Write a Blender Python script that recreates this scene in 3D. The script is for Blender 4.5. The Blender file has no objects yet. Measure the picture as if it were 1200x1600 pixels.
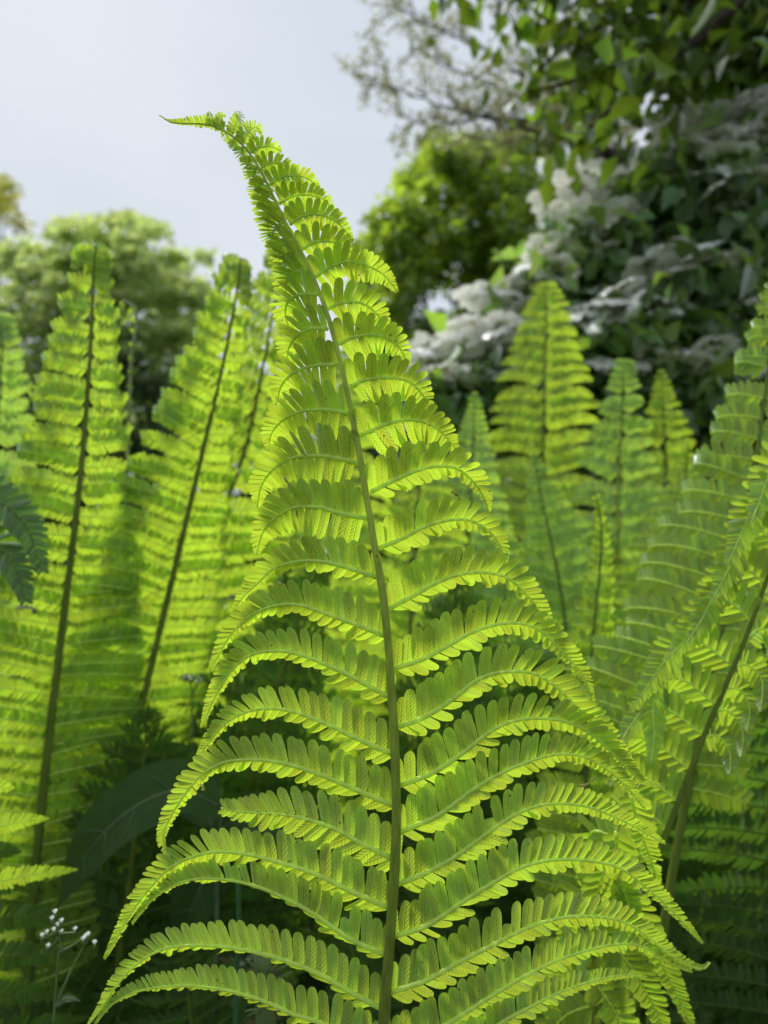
import bpy, math, random
import numpy as np
from mathutils import Vector, Matrix, Quaternion

# ------------------------------------------------------------------ camera, sky, sun, exposure
scene = bpy.context.scene
PITCH = math.radians(6.0)
CAM_Z = 0.80
VFOV = math.radians(68.0)
FPX = 800.0 / math.tan(VFOV / 2)
FOCUS = 0.452

cam_d = bpy.data.cameras.new('camera')
cam = bpy.data.objects.new('camera', cam_d)
scene.collection.objects.link(cam)
scene.camera = cam
cam.location = (0, 0, CAM_Z)
cam.rotation_euler = (math.pi / 2 + PITCH, 0, 0)
cam_d.sensor_fit = 'VERTICAL'
cam_d.sensor_height = 36.0
cam_d.lens = 18.0 / math.tan(VFOV / 2)
cam_d.clip_start = 0.02
cam_d.clip_end = 2000
cam_d.dof.use_dof = True
cam_d.dof.focus_distance = FOCUS
cam_d.dof.aperture_fstop = cam_d.lens / 4.6      # 4.6 mm entrance pupil
cam_d.dof.aperture_blades = 0

SUN_EL = math.radians(54)
SUN_AZ = math.radians(-48)          # measured from +Y towards +X (negative: left of the view)
world = bpy.data.worlds.new('World')
scene.world = world
world.use_nodes = True
wn, wl = world.node_tree.nodes, world.node_tree.links
wn.clear()
w_out = wn.new('ShaderNodeOutputWorld')
w_bg = wn.new('ShaderNodeBackground')
w_sky = wn.new('ShaderNodeTexSky')
w_sky.sky_type = 'NISHITA'
w_sky.sun_disc = False
w_sky.sun_elevation = SUN_EL
w_sky.sun_rotation = SUN_AZ
w_sky.air_density = 1.0
w_sky.dust_density = 3.0
w_geo = wn.new('ShaderNodeTexCoord')
w_map = wn.new('ShaderNodeMapping')
w_map.inputs['Scale'].default_value = (1.0, 1.0, 2.2)
w_noise = wn.new('ShaderNodeTexNoise')
w_noise.inputs['Scale'].default_value = 1.6
w_noise.inputs['Detail'].default_value = 3.5
w_noise.inputs['Roughness'].default_value = 0.45
w_ramp = wn.new('ShaderNodeValToRGB')
w_ramp.color_ramp.elements[0].position = 0.30
w_ramp.color_ramp.elements[0].color = (0.69, 0.765, 0.875, 1)
w_ramp.color_ramp.elements[1].position = 0.72
w_ramp.color_ramp.elements[1].color = (0.86, 0.91, 0.97, 1)
w_mul = wn.new('ShaderNodeVectorMath')
w_mul.operation = 'SCALE'
w_mul.inputs['Scale'].default_value = 3.5
w_mix = wn.new('ShaderNodeMixRGB')
w_mix.inputs['Fac'].default_value = 0.97            # cloud cover over the blue sky
w_bg.inputs['Strength'].default_value = 0.10
wl.new(w_geo.outputs['Generated'], w_map.inputs['Vector'])
wl.new(w_map.outputs['Vector'], w_noise.inputs['Vector'])
wl.new(w_noise.outputs['Fac'], w_ramp.inputs['Fac'])
wl.new(w_ramp.outputs['Color'], w_mul.inputs[0])
wl.new(w_sky.outputs['Color'], w_mix.inputs['Color1'])
wl.new(w_mul.outputs['Vector'], w_mix.inputs['Color2'])
wl.new(w_mix.outputs['Color'], w_bg.inputs['Color'])
wl.new(w_bg.outputs['Background'], w_out.inputs['Surface'])

sun_d = bpy.data.lights.new('sun', 'SUN')
sun_d.energy = 1.5
sun_d.angle = math.radians(20)
sun_d.color = (1.0, 0.955, 0.88)
sun = bpy.data.objects.new('sun', sun_d)
scene.collection.objects.link(sun)
sun_dir = Vector((math.sin(SUN_AZ) * math.cos(SUN_EL), math.cos(SUN_AZ) * math.cos(SUN_EL), math.sin(SUN_EL)))
sun.rotation_euler = sun_dir.to_track_quat('Z', 'Y').to_euler()
sun.location = (0, 5, 12)

scene.view_settings.view_transform = 'Standard'
scene.view_settings.look = 'None'
scene.view_settings.gamma = 1.0
scene.view_settings.use_curve_mapping = False
scene.view_settings.exposure = 1.34
scene.render.engine = 'CYCLES'
scene.cycles.max_bounces = 8
scene.cycles.diffuse_bounces = 5
scene.cycles.transmission_bounces = 6

# ------------------------------------------------------------------ helpers
COL = scene.collection
CAMP = np.array([0.0, 0.0, CAM_Z])
cp, sp = math.cos(PITCH), math.sin(PITCH)
C_R = np.array([1.0, 0, 0])
C_U = np.array([0, -sp, cp])
C_F = np.array([0, cp, sp])

def at(px, py, d):
    """a point seen at photo pixel (px, py), d metres in front of the camera plane"""
    return CAMP + C_R * ((px - 600) / FPX * d) + C_U * (-(py - 800) / FPX * d) + C_F * d

def nrm(v):
    return v / (np.linalg.norm(v) + 1e-12)

def smooth(pts, n):
    """Catmull-Rom through pts, n samples evenly spaced in arc length"""
    P = np.asarray(pts, float)
    if len(P) == 2:
        P = np.array([P[0], (P[0] + P[1]) / 2, P[1]])
    Q = np.vstack([2 * P[0] - P[1], P, 2 * P[-1] - P[-2]])
    out = []
    for i in range(len(P) - 1):
        p0, p1, p2, p3 = Q[i:i + 4]
        for t in np.linspace(0, 1, 14, endpoint=False):
            out.append(0.5 * (2 * p1 + (p2 - p0) * t + (2 * p0 - 5 * p1 + 4 * p2 - p3) * t * t
                              + (3 * p1 - p0 - 3 * p2 + p3) * t ** 3))
    out.append(P[-1])
    out = np.array(out)
    s = np.concatenate([[0], np.cumsum(np.linalg.norm(np.diff(out, axis=0), axis=1))])
    x = np.linspace(0, s[-1], n)
    return np.stack([np.interp(x, s, out[:, k]) for k in range(3)], 1)

def tangents(C):
    T = np.gradient(C, axis=0)
    return T / (np.linalg.norm(T, axis=1, keepdims=True) + 1e-12)

def mesh_obj(name, V, F, mat, parent=None, loc=None, UV=None, rnd=None, smoothf=True):
    """V: (n,3) world coordinates; F: list of tuples or (m,4) array"""
    V = np.asarray(V, float)
    loc = np.zeros(3) if loc is None else np.asarray(loc, float)
    me = bpy.data.meshes.new(name)
    fill_mesh(me, V - loc, F, UV, rnd, smoothf)
    if mat:
        me.materials.append(mat)
    o = bpy.data.objects.new(name, me)
    COL.objects.link(o)
    place(o, loc, parent)
    return o

WLOC = {}
def place(o, loc, parent=None):
    loc = np.asarray(loc, float)
    if parent is not None:
        o.parent = parent
        o.location = tuple(loc - WLOC[parent.name])
    else:
        o.location = tuple(loc)
    WLOC[o.name] = loc

def fill_mesh(me, V, F, UV=None, rnd=None, smoothf=True):
    if isinstance(F, np.ndarray):
        m, k = F.shape
        me.vertices.add(len(V)); me.loops.add(m * k); me.polygons.add(m)
        me.vertices.foreach_set('co', V.astype(np.float32).ravel())
        me.loops.foreach_set('vertex_index', F.astype(np.int32).ravel())
        me.polygons.foreach_set('loop_start', np.arange(0, m * k, k, dtype=np.int32))
        me.polygons.foreach_set('loop_total', np.full(m, k, np.int32))
        li = F.ravel()
    else:
        me.from_pydata([tuple(v) for v in V], [], [tuple(f) for f in F])
        li = np.array([i for f in F for i in f])
    if smoothf:
        me.polygons.foreach_set('use_smooth', np.ones(len(me.polygons), bool))
    if UV is not None:
        ul = me.uv_layers.new(name='UVMap')
        ul.data.foreach_set('uv', np.asarray(UV, np.float32)[li].ravel())
    if rnd is not None:
        a = me.attributes.new('rnd', 'FLOAT', 'POINT')
        a.data.foreach_set('value', np.asarray(rnd, np.float32))
    me.update(calc_edges=True)
    me.validate()

def tube(C, R, sides=7, groove=0.0, ref=None):
    """V, F of a tapered tube along C (n,3) with radii R; groove on the side of ref"""
    C = np.asarray(C, float); n = len(C)
    R = np.broadcast_to(np.asarray(R, float), (n,))
    T = tangents(C)
    a = np.array([0.31, 0.2, 0.93]) if ref is None else np.asarray(ref, float)
    V = []
    for i in range(n):
        b = nrm(a - T[i] * np.dot(a, T[i])); c = np.cross(T[i], b)
        if ref is None:
            a = b
        for k in range(sides):
            an = 2 * math.pi * k / sides
            r = R[i] * (1 - groove * max(0, math.cos(an)) ** 6)
            V.append(C[i] + r * (math.cos(an) * b + math.sin(an) * c))
    F = []
    for i in range(n - 1):
        for k in range(sides):
            k2 = (k + 1) % sides
            F.append((i * sides + k, i * sides + k2, (i + 1) * sides + k2, (i + 1) * sides + k))
    V.append(C[-1] + T[-1] * R[-1] * .5); e = len(V) - 1
    V.append(C[0] - T[0] * R[0] * .3)
    V = np.array(V)
    F2 = [tuple(f) for f in F]
    for k in range(sides):
        k2 = (k + 1) % sides
        F2.append(((n - 1) * sides + k, (n - 1) * sides + k2, e))
        F2.append((k2, k, e + 1))
    return V, F2

def tube_obj(name, C, R, mat, parent=None, sides=7, groove=0.0, ref=None, loc=None):
    V, F = tube(C, R, sides, groove, ref)
    return mesh_obj(name, V, F, mat, parent, C[0] if loc is None else loc)

def empty(name, loc):
    o = bpy.data.objects.new(name, None)
    o.empty_display_size = 0.05
    COL.objects.link(o)
    place(o, loc)
    return o

def tag(o, label=None, cat=None, group=None, kind=None):
    if label: o['label'] = label
    if cat: o['category'] = cat
    if group: o['group'] = group
    if kind: o['kind'] = kind
    return o

def kids(o):
    return list(o.children)

def copy_tree(o, parent=None, ch=None):
    c = o.copy()
    COL.objects.link(c)
    c.parent = parent
    for k in (CH[o.name] if o.name in CH else []):
        copy_tree(k, c)
    return c
CH = {}

# ------------------------------------------------------------------ materials
def mk(name):
    m = bpy.data.materials.new(name)
    m.use_nodes = True
    m.node_tree.nodes.clear()
    return m, m.node_tree.nodes, m.node_tree.links

def math_node(n, l, op, a, b=None, c=None):
    x = n.new('ShaderNodeMath'); x.operation = op
    for i, v in enumerate((a, b, c)):
        if v is None: continue
        if isinstance(v, (int, float)): x.inputs[i].default_value = v
        else: l.new(v, x.inputs[i])
    return x.outputs[0]

def leaf_mat(name, refl, trans, var=0.16, veins=True, gloss=0.06, rough=0.42, nveins=7.0, bump=0.35,
             mottle=60.0, hue=0.02):
    m, n, l = mk(name)
    out = n.new('ShaderNodeOutputMaterial')
    att = n.new('ShaderNodeAttribute'); att.attribute_name = 'rnd'
    geo = n.new('ShaderNodeNewGeometry')
    noi = n.new('ShaderNodeTexNoise'); noi.inputs['Scale'].default_value = mottle
    noi.inputs['Detail'].default_value = 3
    l.new(geo.outputs['Position'], noi.inputs['Vector'])
    nz = math_node(n, l, 'MULTIPLY_ADD', noi.outputs['Fac'], 0.5, -0.25)
    r0 = math_node(n, l, 'MULTIPLY_ADD', att.outputs['Fac'], 2 * var, 1 - var)
    val = math_node(n, l, 'ADD', r0, nz)
    hs = math_node(n, l, 'MULTIPLY_ADD', att.outputs['Fac'], hue, 0.5 - hue / 2)
    normal = None
    edge = None
    if veins:
        uv = n.new('ShaderNodeUVMap'); uv.uv_map = 'UVMap'
        sx = n.new('ShaderNodeSeparateXYZ'); l.new(uv.outputs['UV'], sx.inputs[0])
        u = math_node(n, l, 'ABSOLUTE', math_node(n, l, 'MULTIPLY_ADD', sx.outputs['X'], 2, -1))
        ph = math_node(n, l, 'SUBTRACT', math_node(n, l, 'MULTIPLY', math_node(n, l, 'ADD', sx.outputs['Y'], math_node(n, l, 'MULTIPLY', noi.outputs['Fac'], .12)), math_node(n, l, 'MULTIPLY_ADD', att.outputs['Fac'], 3.0, nveins - 1.0)), math_node(n, l, 'MULTIPLY', u, 1.5))
        sv = math_node(n, l, 'SINE', math_node(n, l, 'MULTIPLY', ph, 6.2832))
        side = math_node(n, l, 'POWER', math_node(n, l, 'MULTIPLY_ADD', sv, 0.5, 0.5), 3.0)
        mid = math_node(n, l, 'SUBTRACT', 1.0, math_node(n, l, 'SMOOTH_MIN', math_node(n, l, 'MULTIPLY', u, 7.0), 1.0, 0.2))
        h = math_node(n, l, 'SUBTRACT', math_node(n, l, 'MULTIPLY', side, -0.5), math_node(n, l, 'MULTIPLY', mid, 1.0))
        bp = n.new('ShaderNodeBump'); bp.inputs['Strength'].default_value = bump
        bp.inputs['Distance'].default_value = 0.0012
        l.new(h, bp.inputs['Height'])
        normal = bp.outputs['Normal']
        # thin paler rim where the blade is thinnest, veins slightly darker in transmission
        rim = math_node(n, l, 'MULTIPLY', math_node(n, l, 'POWER', u, 10.0), 0.22)
        vv = math_node(n, l, 'ADD', math_node(n, l, 'MULTIPLY', side, -0.12), math_node(n, l, 'MULTIPLY', mid, -0.10))
        val = math_node(n, l, 'ADD', math_node(n, l, 'ADD', val, vv), rim)
    def col(c):
        h = n.new('ShaderNodeHueSaturation')
        h.inputs['Color'].default_value = (*c, 1)
        l.new(val, h.inputs['Value'])
        l.new(hs, h.inputs['Hue'])
        return h.outputs['Color']
    if veins:
        sp_ = n.new('ShaderNodeTexVoronoi'); sp_.inputs['Scale'].default_value = 260
        l.new(geo.outputs['Position'], sp_.inputs['Vector'])
        sc = n.new('ShaderNodeSeparateColor'); l.new(sp_.outputs['Color'], sc.inputs[0])
        spot = math_node(n, l, 'MULTIPLY', math_node(n, l, 'GREATER_THAN', sc.outputs[0], 0.975),
                         math_node(n, l, 'LESS_THAN', sp_.outputs['Distance'], 0.22))
    def speck(c):
        if not veins: return c
        m_ = n.new('ShaderNodeMixRGB'); m_.inputs['Color2'].default_value = (0.10, 0.06, 0.02, 1)
        l.new(math_node(n, l, 'MULTIPLY', spot, 0.75), m_.inputs['Fac']); l.new(c, m_.inputs['Color1'])
        return m_.outputs['Color']
    d = n.new('ShaderNodeBsdfDiffuse'); l.new(speck(col(refl)), d.inputs['Color'])
    t = n.new('ShaderNodeBsdfTranslucent'); l.new(speck(col(trans)), t.inputs['Color'])
    g = n.new('ShaderNodeBsdfGlossy'); g.inputs['Roughness'].default_value = rough
    g.inputs['Color'].default_value = (0.9, 0.95, 1.0, 1)
    if normal is not None:
        for x in (d, t, g): l.new(normal, x.inputs['Normal'])
    a = n.new('ShaderNodeAddShader'); l.new(d.outputs[0], a.inputs[0]); l.new(t.outputs[0], a.inputs[1])
    fr = n.new('ShaderNodeLayerWeight'); fr.inputs['Blend'].default_value = 0.25
    gf = math_node(n, l, 'MULTIPLY_ADD', fr.outputs['Fresnel'], 0.16, gloss * 0.4)
    mx = n.new('ShaderNodeMixShader'); l.new(gf, mx.inputs[0]); l.new(a.outputs[0], mx.inputs[1]); l.new(g.outputs[0], mx.inputs[2])
    l.new(mx.outputs[0], out.inputs['Surface'])
    return m

def plain_mat(name, c1, c2, scale=30, rough=0.6, bump=0.2, stretch=(1, 1, 1), dist=0.003, spec=0.3):
    m, n, l = mk(name)
    out = n.new('ShaderNodeOutputMaterial')
    p = n.new('ShaderNodeBsdfPrincipled')
    p.inputs['Roughness'].default_value = rough
    p.inputs['Specular IOR Level'].default_value = spec
    geo = n.new('ShaderNodeNewGeometry')
    mp = n.new('ShaderNodeMapping'); mp.inputs['Scale'].default_value = stretch
    noi = n.new('ShaderNodeTexNoise'); noi.inputs['Scale'].default_value = scale
    noi.inputs['Detail'].default_value = 5
    rp = n.new('ShaderNodeValToRGB')
    rp.color_ramp.elements[0].position = 0.3; rp.color_ramp.elements[0].color = (*c1, 1)
    rp.color_ramp.elements[1].position = 0.7; rp.color_ramp.elements[1].color = (*c2, 1)
    b = n.new('ShaderNodeBump'); b.inputs['Strength'].default_value = bump; b.inputs['Distance'].default_value = dist
    l.new(geo.outputs['Position'], mp.inputs['Vector']); l.new(mp.outputs['Vector'], noi.inputs['Vector'])
    l.new(noi.outputs['Fac'], rp.inputs['Fac']); l.new(rp.outputs['Color'], p.inputs['Base Color'])
    l.new(noi.outputs['Fac'], b.inputs['Height']); l.new(b.outputs['Normal'], p.inputs['Normal'])
    l.new(p.outputs[0], out.inputs['Surface'])
    return m

M_HERO = leaf_mat('fern_leaf_fresh', (0.11, 0.16, 0.042), (0.405, 0.535, 0.030), bump=.5)
M_FERN = leaf_mat('fern_leaf', (0.092, 0.135, 0.033), (0.345, 0.475, 0.026), veins=False, mottle=25)
M_FERN2 = leaf_mat('fern_leaf_older', (0.095, 0.145, 0.050), (0.29, 0.44, 0.045), veins=False, mottle=25, gloss=0.12)
M_FERN_SHADE = leaf_mat('fern_leaf_painted_shade', (0.042, 0.080, 0.020), (0.09, 0.18, 0.012), veins=False, mottle=25)  # darkened copy of the fern leaf: shade of the bed painted into its colour
M_COSTA = leaf_mat('fern_midrib', (0.34, 0.41, 0.10), (0.52, 0.62, 0.09), veins=False, gloss=0.08, mottle=200)
M_RACH = plain_mat('fern_stem', (0.095, 0.140, 0.020), (0.155, 0.215, 0.035), scale=160, rough=0.6, spec=.12, stretch=(1, 1, 0.12), bump=0.25, dist=0.001)
M_RACHT = plain_mat('fern_stem_pale', (0.24, 0.29, 0.035), (0.33, 0.39, 0.06), scale=160, rough=0.6, spec=.12, stretch=(1, 1, 0.12), bump=0.25, dist=0.001)
def stem_mat(name):
    m, n, l = mk(name)
    out = n.new('ShaderNodeOutputMaterial')
    att = n.new('ShaderNodeAttribute'); att.attribute_name = 'rnd'
    geo = n.new('ShaderNodeNewGeometry')
    mp = n.new('ShaderNodeMapping'); mp.inputs['Scale'].default_value = (1, 1, .10)
    noi = n.new('ShaderNodeTexNoise'); noi.inputs['Scale'].default_value = 420; noi.inputs['Detail'].default_value = 4
    l.new(geo.outputs['Position'], mp.inputs['Vector']); l.new(mp.outputs['Vector'], noi.inputs['Vector'])
    r = n.new('ShaderNodeValToRGB')
    r.color_ramp.elements[0].color = (0.095, 0.125, 0.022, 1)
    r.color_ramp.elements[1].color = (0.30, 0.36, 0.055, 1)
    e = r.color_ramp.elements.new(.35); e.color = (0.17, 0.22, 0.03, 1)
    l.new(att.outputs['Fac'], r.inputs['Fac'])
    h = n.new('ShaderNodeHueSaturation'); l.new(r.outputs['Color'], h.inputs['Color'])
    l.new(math_node(n, l, 'MULTIPLY_ADD', noi.outputs['Fac'], 1.3, .35), h.inputs['Value'])
    d = n.new('ShaderNodeBsdfDiffuse'); l.new(h.outputs['Color'], d.inputs['Color'])
    t = n.new('ShaderNodeBsdfTranslucent'); l.new(h.outputs['Color'], t.inputs['Color'])
    g = n.new('ShaderNodeBsdfGlossy'); g.inputs['Roughness'].default_value = .5
    bp = n.new('ShaderNodeBump'); bp.inputs['Strength'].default_value = .35; bp.inputs['Distance'].default_value = .001
    l.new(noi.outputs['Fac'], bp.inputs['Height'])
    for x in (d, t, g): l.new(bp.outputs['Normal'], x.inputs['Normal'])
    a = n.new('ShaderNodeAddShader'); l.new(d.outputs[0], a.inputs[0]); l.new(t.outputs[0], a.inputs[1])
    mx = n.new('ShaderNodeMixShader'); mx.inputs[0].default_value = .04
    l.new(a.outputs[0], mx.inputs[1]); l.new(g.outputs[0], mx.inputs[2]); l.new(mx.outputs[0], out.inputs['Surface'])
    return m
M_RACHG = stem_mat('fern_stem_young')
M_SCALE = plain_mat('papery_scale', (0.16, 0.09, 0.035), (0.26, 0.16, 0.07), scale=300, rough=.8)
M_COSTA_SHADE = leaf_mat('fern_midrib_painted_shade', (0.09, 0.14, 0.03), (0.10, 0.16, 0.02), veins=False, gloss=0, mottle=200)  # midrib darkened along with those leaves, shade painted into its colour too
M_CURL = leaf_mat('fern_curl', (0.30, 0.33, 0.10), (0.35, 0.38, 0.08), veins=False, mottle=300)

# ------------------------------------------------------------------ leaflet templates
def leaflet_template(ss, na, rng, conv=0.10, droop=0.10, falc=0.12, wob=0.06):
    """x along 0..1, y across -0.5..0.5 (times width), z relief; returns V, UV"""
    V, UV = [], []
    for s in ss:
        if s < 0.5:
            w = 0.90 + 0.10 * (s / 0.5)
        else:
            w = max(0.0, 1 - ((s - 0.5) / 0.5) ** 3.6) ** 0.5
        for j in range(na + 1):
            y = j / na * 2 - 1
            ww = w * (1 + rng.uniform(-wob, wob)) if 0 < s < 1 else w
            z = -conv * abs(y) ** 2.2 * w + 0.04 * (1 - abs(y)) * (1 - s) - droop * s * s
            if abs(y) < 0.01: z -= 0.025
            V.append((s, 0.5 * y * ww + falc * s * s, z))
            UV.append((y * .5 + .5, s))
    return np.array(V), np.array(UV)

def grid_faces(ns, na):
    F = []
    for i in range(ns - 1):
        for j in range(na):
            a = i * (na + 1) + j
            F.append((a, a + 1, a + na + 2, a + na + 1))
    return np.array(F)

RT = random.Random(5)
SS_HI = [0, 0.18, 0.42, 0.64, 0.78, 0.88, 0.95, 0.985, 1.0]
TPL_HI = [leaflet_template(SS_HI, 4, RT, conv=RT.uniform(.05, .15), droop=RT.uniform(-.02, .2), falc=RT.uniform(.05, .2)) for _ in range(8)]
F_HI = grid_faces(len(SS_HI), 4)
SS_MD = [0, 0.35, 0.66, 0.88, 1.0]
TPL_MD = [leaflet_template(SS_MD, 2, RT, conv=RT.uniform(.05, .18), droop=RT.uniform(0, .22), falc=RT.uniform(.05, .2)) for _ in range(6)]
F_MD = grid_faces(len(SS_MD), 2)
SS_LO = [0, 0.55, 1.0]
TPL_LO = [leaflet_template(SS_LO, 2, RT, conv=RT.uniform(.05, .18), droop=RT.uniform(0, .22), falc=.1) for _ in range(6)]
for v, uv in TPL_LO: v[-3:, 1] = np.array([-.22, 0, .22]) + .1
F_LO = grid_faces(len(SS_LO), 2)
RES = {'hi': (TPL_HI, F_HI), 'md': (TPL_MD, F_MD), 'lo': (TPL_LO, F_LO)}

_leaf_meshes = {}
def shared_leaflet(res, k, flip, mat):
    key = (res, k, flip, mat.name)
    if key not in _leaf_meshes:
        V, UV = RES[res][0][k]
        V = V.copy()
        if flip: V[:, 2] *= -1
        me = bpy.data.meshes.new('leaflet')
        fill_mesh(me, V, RES[res][1], UV, np.full(len(V), (k * 0.37 + 0.2) % 1.0))
        me.materials.append(mat)
        _leaf_meshes[key] = me
    return _leaf_meshes[key]

# ------------------------------------------------------------------ pinna
def prof_taper(s):
    return max(0.10, 1 - 0.92 * s ** 1.9) * (0.84 + 0.16 * min(1, s / 0.08))

def prof_roll(s):
    return max(.34, 1 - 0.60 * s ** 1.8) * (0.84 + 0.16 * min(1, s / 0.08))

def pinna_frames(C, N, sgn, L0, rng, tiltU=20, tiltL=55, lowr=0.85, lean=66, ratio=0.41, prof=prof_taper,
                 s0=0.0, jit=5, roll=9, back=0.0, wU=1.0):
    """leaflet placements: (origin, X, Y, Z, length, width, order)"""
    T = tangents(C)
    seg = np.linalg.norm(np.diff(C, axis=0), axis=1)
    S = np.concatenate([[0], np.cumsum(seg)]); total = S[-1]
    out = []
    for side in (1, -1):
        s = s0 * total + L0 * (0.16 if side > 0 else 0.22) + rng.uniform(0, .1) * L0 - back * L0
        while s < total * 0.992:
            q = max(0, s / total)
            L = L0 * prof(q) * rng.uniform(0.93, 1.06)
            if side < 0: L *= lowr
            step = max(ratio * L0 * prof(q), 0.0011)
            o = np.array([np.interp(s, S, C[:, k]) for k in range(3)])
            if s < 0: o = o + T[0] * s
            if rng.random() < .012: L *= rng.uniform(.35, .7)
            t = nrm(np.array([np.interp(s, S, T[:, k]) for k in range(3)]))
            n = np.array([np.interp(s, S, N[:, k]) for k in range(3)])
            n = nrm(n - t * np.dot(n, t))
            u = sgn * np.cross(t, n) * side
            a = math.radians((tiltU if side > 0 else tiltL) + rng.gauss(0, jit))
            d = math.cos(a) * u + math.sin(a) * n * side
            le = math.radians(lean - 20 * q + rng.gauss(0, jit * .6))
            X = nrm(math.sin(le) * d + math.cos(le) * t)
            Y = nrm(t - X * np.dot(t, X))
            ro = math.radians(rng.gauss(0, roll))
            Z0 = np.cross(X, Y)
            Y = nrm(math.cos(ro) * Y + math.sin(ro) * Z0)
            Z = np.cross(X, Y)
            out.append((o, X, Y, Z, L, step * (wU if side > 0 else 0.97), np.dot(Z, n) < 0))
            s += step * rng.uniform(0.96, 1.05)
    return out

def bake_leaflets(frames, res, rng):
    tpl, F = RES[res]
    nv = len(tpl[0][0])
    Vs, UVs, rn = [], [], []
    for (o, X, Y, Z, L, w, flip) in frames:
        V, UV = tpl[rng.randrange(len(tpl))]
        z = V[:, 2:3] * (-1 if flip else 1)
        Vs.append(o + V[:, 0:1] * L * X + V[:, 1:2] * w * Y + z * w * 1.2 * Z)
        UVs.append(UV)
        rn.append(np.full(nv, rng.random()))
    m = len(frames)
    FF = (F[None, :, :] + (np.arange(m) * nv)[:, None, None]).reshape(-1, 4)
    return np.vstack(Vs), FF, np.vstack(UVs), np.concatenate(rn)

def add_pinna(root, C, N, sgn, L0, rng, mat, res, rad, indiv=None, costa_mat=None, one=True, **kw):
    """one pinna of a frond: a midrib with leaflets. indiv: list collecting (size, frame, pinna) of leaflets built singly"""
    if costa_mat is None and mat.name == 'fern_leaf_painted_shade': costa_mat = M_COSTA_SHADE
    frames = pinna_frames(C, N, sgn, L0, rng, **kw)
    n = len(C)
    R = rad * (1 - 0.82 * np.linspace(0, 1, n)) + 0.00012
    V, F = tube(C, R, 6 if res == 'hi' else 4)
    if indiv is not None:
        p = mesh_obj('pinna', V, F, costa_mat or M_COSTA, root, C[0], rnd=np.full(len(V), .5))
        indiv.append((p, frames, mat, res))
        return p
    # midrib and leaflets in one mesh, two materials
    if frames:
        LV, LF, LUV, LR = bake_leaflets(frames, res, rng)
    me = bpy.data.meshes.new('pinna')
    FF = np.array([f if len(f) == 4 else (f[0], f[1], f[2], f[2]) for f in F])
    quad = np.array([f for f in F if len(f) == 4])
    AV = np.vstack([V, LV]); AF = np.vstack([quad, LF + len(V)])
    AUV = np.vstack([np.tile([0.5, 0.5], (len(V), 1)), LUV]); AR = np.concatenate([np.full(len(V), .5), LR])
    fill_mesh(me, AV - C[0], AF, AUV, AR)
    me.materials.append(costa_mat or M_COSTA); me.materials.append(mat)
    mi = np.zeros(len(AF), np.int32); mi[len(quad):] = 1
    if len(me.polygons) == len(mi):
        me.polygons.foreach_set('material_index', mi)
    o = bpy.data.objects.new('pinna', me)
    COL.objects.link(o)
    place(o, C[0], root)
    CH.setdefault(root.name, []).append(o)
    return o

def finish_individual(indiv, rng, limit=300):
    """the largest leaflets as objects of their own, the rest of each pinna joined"""
    allf = []
    for (p, frames, mat, res) in indiv:
        for k, f in enumerate(frames):
            allf.append((f[4] * f[5], id(p), k))
    allf.sort(reverse=True)
    big = set((a, b) for _, a, b in allf[:limit])
    for (p, frames, mat, res) in indiv:
        rest = []
        for k, f in enumerate(frames):
            if (id(p), k) not in big:
                rest.append(f); continue
            o_, X, Y, Z, L, w, flip = f
            me = shared_leaflet(res, rng.randrange(len(RES[res][0])), bool(flip), mat)
            ob = bpy.data.objects.new('leaflet', me)
            COL.objects.link(ob)
            ob.parent = p
            Mx = Matrix((X, Y, Z)).transposed()
            ob.rotation_mode = 'QUATERNION'
            ob.rotation_quaternion = Mx.to_quaternion()
            ob.scale = (L, w, w * 1.2)
            ob.location = tuple(np.asarray(o_) - WLOC[p.name])
        if rest:
            V, F, UV, R = bake_leaflets(rest, res, rng)
            ob = mesh_obj('small_leaflets', V, F, mat, p, WLOC[p.name], UV, R)
            ob['kind'] = 'stuff'

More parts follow.
